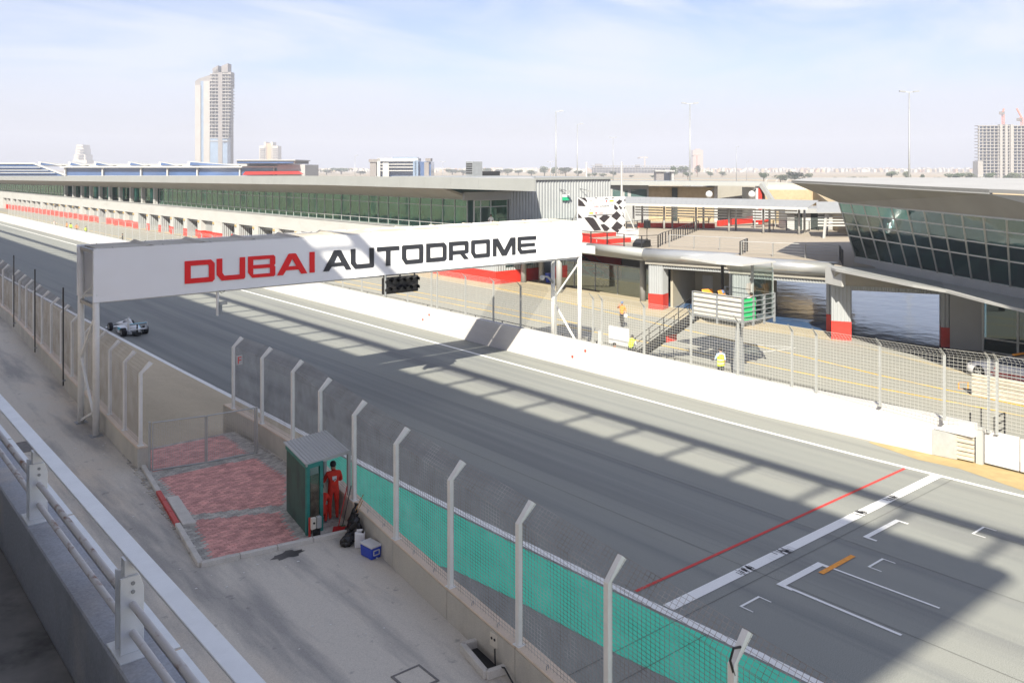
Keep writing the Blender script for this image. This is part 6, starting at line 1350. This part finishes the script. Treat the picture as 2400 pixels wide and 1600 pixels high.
def bag(label, x, y, w_, h, seed):
    r = random.Random(seed); t = prop('rubbish_bag', label, 'bag', (x,y,RZ)); b = MB(); secs = []
    for i in range(9):
        f = i/8; rr = w_*(0.6+0.5*math.sin(math.pi*min(1,f*1.15+0.12)))*(1 if i < 8 else 0.35)
        secs.append([(x+rr*(1+r.uniform(-0.18,0.18))*math.cos(a*math.pi/7)+f*0.10,y+rr*(1+r.uniform(-0.18,0.18))*math.sin(a*math.pi/7),RZ+0.01+h*f+r.uniform(-0.015,0.015)) for a in range(14)])
    b.loft(secs); M.setdefault('bag', mat('black_bin_bag',(0.010,0.010,0.011),0.25,var=0.2)); b.build('sack', M['bag'], t); MB().tube([(x+0.10,y,RZ+h),(x+0.13,y,RZ+h+0.10)],[0.03,0.07],7).build('tied_neck', M['bag'], t)
bag('black rubbish bag slumped against the barrier near the jerry can', 12.18,21.75,0.20,0.62,1); bag('smaller black rubbish bag in front at the kerb end', 11.85,21.55,0.17,0.34,2); bag('black rubbish bag leaning by the brooms', 12.42,22.2,0.17,0.72,3)
M['wood'] = mat('broom_wood', (0.42,0.24,0.10), 0.7, var=0.15); M['bristle_r'] = mat('red_bristles',(0.45,0.02,0.02),0.9,var=0.2); M['bristle_g'] = mat('green_bristles',(0.02,0.14,0.06),0.9,var=0.2)
def broom(label, p, q, hm, bm_):
    t = prop('broom', label, 'broom', (p[0],p[1],RZ)); MB().tube([p,q],0.014,6).build('handle', hm, t); d = (Vector(q)-Vector(p)).normalized()
    e = Vector(p); MB().extrude([e+Vector((-0.14,0.05,0)),e+Vector((0.14,-0.05,0)),e+Vector((0.10,-0.04,0.16)),e+Vector((-0.10,0.04,0.16))],(0.03,0.05,0)).build('head', bm_, t)
broom('broom with red head and red handle leaning by the booth', (12.06,22.45,RZ+0.02), (12.55,22.75,RZ+1.15), M['bristle_r'], M['bristle_r']); broom('broom with green head leaning beside the red one', (12.18,22.42,RZ+0.02), (12.60,22.6,RZ+1.2), M['black'], M['bristle_g'])
broom('broom with long wooden handle leaning on the barrier', (12.22,22.3,RZ+0.02), (12.66,22.0,RZ+1.1), M['wood'], M['bristle_r']); broom('second broom with wooden handle crossing the first', (12.30,22.2,RZ+0.02), (12.60,21.95,RZ+0.95), M['wood'], M['black'])
t = prop('power_box', 'grey and cream electrical box on a red post at the booth corner', 'electrical box', (11.35,22.55,RZ))
MB().box(11.23,11.27,22.52,22.58,RZ,RZ+0.62).build('post', M['red'], t); MB().box(11.44,11.52,22.42,22.50,RZ,RZ+0.5).build('post', M['black'], t); MB().box(11.26,11.40,22.44,22.54,RZ+0.30,RZ+0.62).build('cream_box', M['cream'], t, bevel=0.01); MB().box(11.41,11.54,22.38,22.50,RZ+0.32,RZ+0.64).build('grey_box', M['galv'], t, bevel=0.01); MB().tube([(11.33,22.44,RZ+0.48),(11.33,22.42,RZ+0.48)],0.03,8).build('socket', M['black'], t); MB().box(11.35,11.5,22.44,22.56,RZ,RZ+0.28).build('battery', M['black'], t)
# gate
t = thing('mesh_gate', 'galvanised double mesh gate across the paved bay', 'gate', (11.3,30.7,RZ))
for xa,xb,ya,yb in ((9.58,11.28,31.0,30.66),(11.33,13.05,30.64,30.54)):
    lf = MB()
    for p,q in (((xa,ya,RZ+0.06),(xb,yb,RZ+0.06)),((xa,ya,RZ+1.70),(xb,yb,RZ+1.70)),((xa,ya,RZ+0.06),(xa,ya,RZ+1.70)),((xb,yb,RZ+0.06),(xb,yb,RZ+1.70))): lf.tube([p,q],0.025,8)
    o = lf.build('gate_frame', M['galv'], t); b = MB()
    for k in range(33): b.wire((xa,ya,RZ+0.06+0.05*k),(xb,yb,RZ+0.06+0.05*k),0.0028)
    for k in range(24): f = k/23; b.wire((xa+(xb-xa)*f,ya+(yb-ya)*f,RZ+0.06),(xa+(xb-xa)*f,ya+(yb-ya)*f,RZ+1.70),0.0028)
    stuff(b.build('wire_mesh', M['galv_wire'], o))
for x,y in ((9.50,31.1),(13.12,30.52)): MB().tube([(x,y,RZ),(x,y,RZ+1.72)],0.045,8).build('gate_post', M['galv'], t)
# drain pit, junction box, cable
t = thing('drain_pit', 'open concrete drain pit against the barrier in the foreground', 'drain pit', (11.3,14.6,RZ))
for a,c in (((11.22,15.25),(10.97,14.08)),((10.97,14.08),(11.45,14.0)),((11.22,15.25),(11.68,15.15))): MB().beam((*a,RZ+0.09),(*c,RZ+0.09),0.12,0.18).build('kerb_block', kerbm, t, bevel=0.012)
MB().prism([(11.0,14.1),(11.5,14.0),(11.66,15.1),(11.24,15.2)], RZ+0.003, RZ+0.008).build('pit_bottom', M['black'], t)
t = thing('junction_box', 'small cream junction box on the barrier above the drain pit', 'electrical box', (11.5,14.5,RZ+0.4)); MB().box(11.40,11.46,14.28,14.52,RZ+0.38,RZ+0.66).build('box', M['cream'], t, bevel=0.01); MB().tube([(11.39,14.35,RZ+0.55),(11.40,14.35,RZ+0.55)],0.03,8).build('socket', M['black'], t); MB().tube([(11.39,14.45,RZ+0.55),(11.40,14.45,RZ+0.55)],0.03,8).build('socket', M['black'], t)
tag(MB().tube([(11.36,14.3,RZ+0.4),(11.30,14.2,RZ+0.1),(11.3,13.9,RZ+0.2),(11.22,13.5,RZ+0.06),(11.1,13.0,RZ+0.02),(10.9,12.2,RZ+0.02)],0.018,6).build('black_cable', M['black']), 'black cable running from the junction box along the barrier', 'cable')
tag(MB().tube([(10.6,7.72,4.0),(10.5,7.72,4.25),(10.58,7.72,4.4),(10.75,7.72,4.36)],0.02,6).build('cable_loop', M['black']), 'black cable loop on the nearest fence post', 'cable')
# litter
M['paper'] = mat('litter_paper',(0.75,0.74,0.72),0.8,var=0.05)
b = MB()
for k in range(60):
    x, y = random.uniform(7,12), random.uniform(14,36); s = random.uniform(0.012,0.035)
    if inside((x,y),road_poly) and x < 11.2: b.box(x-s,x+s,y-s*0.6,y+s*0.6,RZ+0.006,RZ+0.014)
tag(stuff(b.build('litter', M['paper'])), 'scraps of white litter scattered on the service road', 'litter')
M['wet'] = mat('wet_stain', (0.045,0.043,0.042), 0.35, var=0.2, scale=6)
pl = [(10.35+0.42*math.cos(a*0.35)*(1+0.25*math.sin(a*2.3)),22.05+0.22*math.sin(a*0.35)*(1+0.3*math.cos(a*1.7))) for a in range(18)]
MB().add([(p[0],p[1],RZ+0.004) for p in pl],[tuple(range(18))]).build('water_stain', M['wet'], road)

# ------------------------------------------------------------------ cars
def wheel(t, x, y, r, wd, rim='dark_steel', rr=0.6):
    prof = [(r*0.70,-wd/2),(r*0.93,-wd/2),(r,-wd*0.36),(r,wd*0.36),(r*0.93,wd/2),(r*0.70,wd/2)]
    w_ = MB().loft([[(x+a,y+q*math.cos(k*math.pi/12),r+q*math.sin(k*math.pi/12)) for k in range(24)] for q,a in prof],False).build('tyre', M['tyre'], t, smooth=True)
    for s in (-1,1):
        MB().tube([(x+s*wd*0.40,y,r),(x+s*wd*0.44,y,r)],r*0.72,20).build('rim', M[rim], w_)
        for k in range(5): a = k*2*math.pi/5; MB().beam((x+s*wd*0.46,y,r),(x+s*wd*0.46,y+r*0.66*math.cos(a),r+r*0.66*math.sin(a)),r*0.16,0.02,up=(1,0,0)).build('spoke', M['galv'], w_)
    return w_
M['tyre'] = mat('tyre_rubber',(0.016,0.016,0.018),0.75,var=0.2,scale=8); M['car_white'] = mat('race_car_white',(0.66,0.69,0.72),0.25,var=0.03); M['car_blue'] = mat('race_car_blue',(0.10,0.45,0.60),0.3,var=0.05); M['carbon'] = mat('carbon_black',(0.014,0.015,0.018),0.35,var=0.2,scale=10)
t = thing('formula_car', 'white and pale blue open wheel racing car driving away on the track', 'racing car', (0,0,0))
def ell(x0, y, z, rx, rz_, n=12, zf=0.0): return [(x0+rx*math.cos(a*2*math.pi/n),y,max(zf,z+rz_*math.sin(a*2*math.pi/n))) for a in range(n)]
body = MB().loft([ell(0,2.45,0.30,0.06,0.05),ell(0,2.1,0.33,0.13,0.10),ell(0,1.4,0.40,0.22,0.20),ell(0,0.9,0.44,0.28,0.26),ell(0,0.3,0.46,0.30,0.28),ell(0,-0.4,0.45,0.28,0.28),ell(0,-1.2,0.40,0.22,0.22),ell(0,-1.75,0.36,0.12,0.14)]).build('chassis', M['car_white'], t, smooth=True)
for s in (-1,1):
    MB().loft([[(s*0.25,0.7,0.14),(s*0.55,0.7,0.14),(s*0.55,0.7,0.42),(s*0.25,0.7,0.46)],[(s*0.2,0.0,0.08),(s*0.70,0.0,0.08),(s*0.70,0.0,0.46),(s*0.2,0.0,0.56)],[(s*0.15,-0.9,0.08),(s*0.62,-0.9,0.08),(s*0.55,-0.9,0.34),(s*0.15,-0.9,0.46)],[(s*0.1,-1.5,0.1),(s*0.30,-1.5,0.1),(s*0.28,-1.5,0.24),(s*0.1,-1.5,0.3)]]).build('sidepod', M['car_white'], t)
    MB().loft([[(s*0.58,0.0,0.30),(s*0.705,0.0,0.30),(s*0.705,0.0,0.47),(s*0.58,0.0,0.47)],[(s*0.50,-0.9,0.26),(s*0.63,-0.9,0.26),(s*0.56,-0.9,0.35),(s*0.45,-0.9,0.36)]]).build('blue_flash', M['car_blue'], t)
    for y,(xa,za) in ((1.55,(0.2,0.40)),(-1.25,(0.18,0.34))):
        for dy in (-0.18,0.18): MB().beam((s*xa,y+dy,za),(s*0.62,y,0.28),0.025).build('wishbone', M['carbon'], t)
eng = MB().loft([[(-0.10,0.05,0.62),(0.10,0.05,0.62),(0.08,0.05,0.95),(-0.08,0.05,0.95)],[(-0.13,-0.3,0.55),(0.13,-0.3,0.55),(0.07,-0.3,0.96),(-0.07,-0.3,0.96)],[(-0.12,-0.9,0.45),(0.12,-0.9,0.45),(0.03,-0.9,0.74),(-0.03,-0.9,0.74)],[(-0.06,-1.5,0.35),(0.06,-1.5,0.35),(0.02,-1.5,0.46),(-0.02,-1.5,0.46)]]).build('airbox', M['car_white'], t)
MB().ball((0,0.38,0.76),(0.12,0.14,0.13)).build('driver_helmet', M['white_gloss'], t, smooth=True); MB().box(-0.05,0.05,-0.2,-0.05,0.98,1.05).build('roll_hoop_camera', M['white_gloss'], t); MB().ball((0,0.42,0.66),(0.22,0.36,0.10)).build('cockpit', M['carbon'], t)
MB().box(-0.58,0.58,-2.0,-1.72,0.80,0.83).build('rear_wing', M['carbon'], t); MB().box(-0.58,0.58,-1.98,-1.88,0.87,0.90).build('rear_wing_flap', M['car_blue'], t)
for s in (-1,1): MB().box(s*0.585-0.01,s*0.585+0.01,-2.05,-1.65,0.45,0.93).build('wing_end_plate', M['car_white'], t)
MB().box(-0.55,0.55,-1.98,-1.75,0.46,0.50).build('rear_wing', M['car_white'], t); MB().box(-0.22,0.22,-2.0,-1.4,0.08,0.30).build('diffuser', M['carbon'], t); MB().box(-0.03,0.03,-1.9,-1.75,0.3,0.8).build('wing_pylon', M['carbon'], t)
MB().box(-0.75,0.75,2.2,2.5,0.10,0.13).build('front_wing', M['car_white'], t); MB().box(-0.3,0.3,0.6,-1.4,0.05,0.08) if False else MB().box(-0.6,0.6,-1.4,0.8,0.04,0.07).build('floor', M['carbon'], t)
for x,y,wd in ((-0.72,1.5,0.23),(0.72,1.5,0.23),(-0.72,-1.25,0.31),(0.72,-1.25,0.31)): wheel(t, x, y, 0.285, wd)
t.location = (17.95,63.4,0); t.rotation_euler = (0,0,R(2.0)); t.scale = (1,1,1)
t = thing('safety_car', 'white safety car with red stripes and an amber roof light', 'car', (0,0,0))
M['sc_white'] = mat('safety_car_white',(0.70,0.70,0.71),0.2,var=0.02); M['car_glass'] = mat('dark_car_glass',(0.012,0.014,0.016),0.06,var=0.1,spec=0.8); M['amber'] = mat('amber_lamp',(0.75,0.28,0.02),0.3,var=0.1)
def sec(y, w_, zb, zs, zt_): return [(-w_,y,zb+0.08),(-w_*0.96,y,zb),(w_*0.96,y,zb),(w_,y,zb+0.08),(w_*1.01,y,(zb+zs)/2),(w_*0.96,y,zs-0.04),(w_*0.85,y,zt_),(-w_*0.85,y,zt_),(-w_*0.96,y,zs-0.04),(-w_*1.01,y,(zb+zs)/2)]
MB().loft([sec(2.25,0.60,0.30,0.55,0.58),sec(2.05,0.80,0.20,0.68,0.70),sec(1.6,0.90,0.18,0.78,0.82),sec(0.8,0.92,0.18,0.88,0.93),sec(-0.3,0.92,0.18,0.92,0.95),sec(-1.3,0.93,0.18,0.96,1.0),sec(-1.9,0.90,0.22,0.98,1.02),sec(-2.2,0.78,0.35,0.9,0.92)]).build('body', M['sc_white'], t, smooth=True)
MB().loft([[(-0.78,0.85,0.92),(0.78,0.85,0.92),(0.74,0.85,0.94),(-0.74,0.85,0.94)],[(-0.76,0.1,0.92),(0.76,0.1,0.92),(0.58,0.1,1.30),(-0.58,0.1,1.30)],[(-0.76,-0.6,0.93),(0.76,-0.6,0.93),(0.58,-0.6,1.33),(-0.58,-0.6,1.33)],[(-0.78,-1.6,0.98),(0.78,-1.6,0.98),(0.60,-1.6,1.06),(-0.60,-1.6,1.06)]]).build('cabin_glass', M['car_glass'], t, smooth=False)
MB().loft([[(-0.58,0.12,1.30),(0.58,0.12,1.30),(0.50,0.12,1.345),(-0.50,0.12,1.345)],[(-0.58,-0.6,1.33),(0.58,-0.6,1.33),(0.5,-0.6,1.375),(-0.5,-0.6,1.375)],[(-0.6,-1.4,1.14),(0.6,-1.4,1.14),(0.5,-1.4,1.18),(-0.5,-1.4,1.18)]]).build('roof', M['sc_white'], t)
for s in (-1,1):
    MB().beam((s*0.77,0.86,0.94),(s*0.59,0.10,1.32),0.05).build('pillar', M['sc_white'], t); MB().beam((s*0.93,0.9,0.45),(s*0.94,-1.7,0.62),0.02,0.07).build('red_stripe', M['red'], t); MB().beam((s*0.935,0.6,0.34),(s*0.945,-1.7,0.42),0.02,0.05).build('red_stripe', M['red'], t); MB().box(s*1.0-0.1,s*1.0+0.1,0.55,0.7,0.95,1.08).build('mirror', M['sc_white'], t)
    MB().extrude([(s*0.6,2.10,0.60),(s*0.84,1.85,0.64),(s*0.86,1.75,0.74),(s*0.62,2.02,0.70)],(0,0.02,0.01)).build('headlight', M['lamp'], t); MB().box(s*0.925-0.012,s*0.925+0.012,0.25,0.65,0.55,0.85).build('number_panel', M['white_gloss'], t)
text('number','4',0.30,M['red_letter'],t,(-0.942,0.46,0.60),(R(90),0,R(-90)))
MB().box(-0.45,0.45,-0.25,-0.1,1.37,1.42).build('light_bar_base', M['black'], t); MB().box(-0.43,0.43,-0.26,-0.09,1.42,1.50).build('light_bar', M['amber'], t, bevel=0.02); MB().box(-0.5,0.5,2.0,2.28,0.25,0.42).build('grille', M['carbon'], t)
for x,y in ((-0.82,1.35),(0.82,1.35),(-0.82,-1.35),(0.82,-1.35)): wheel(t, x, y, 0.335, 0.23, 'carbon')
t.location = (50.15,18.6,0); t.rotation_euler = (0,0,R(-12)); t.scale = (1.05,1.05,1.05)
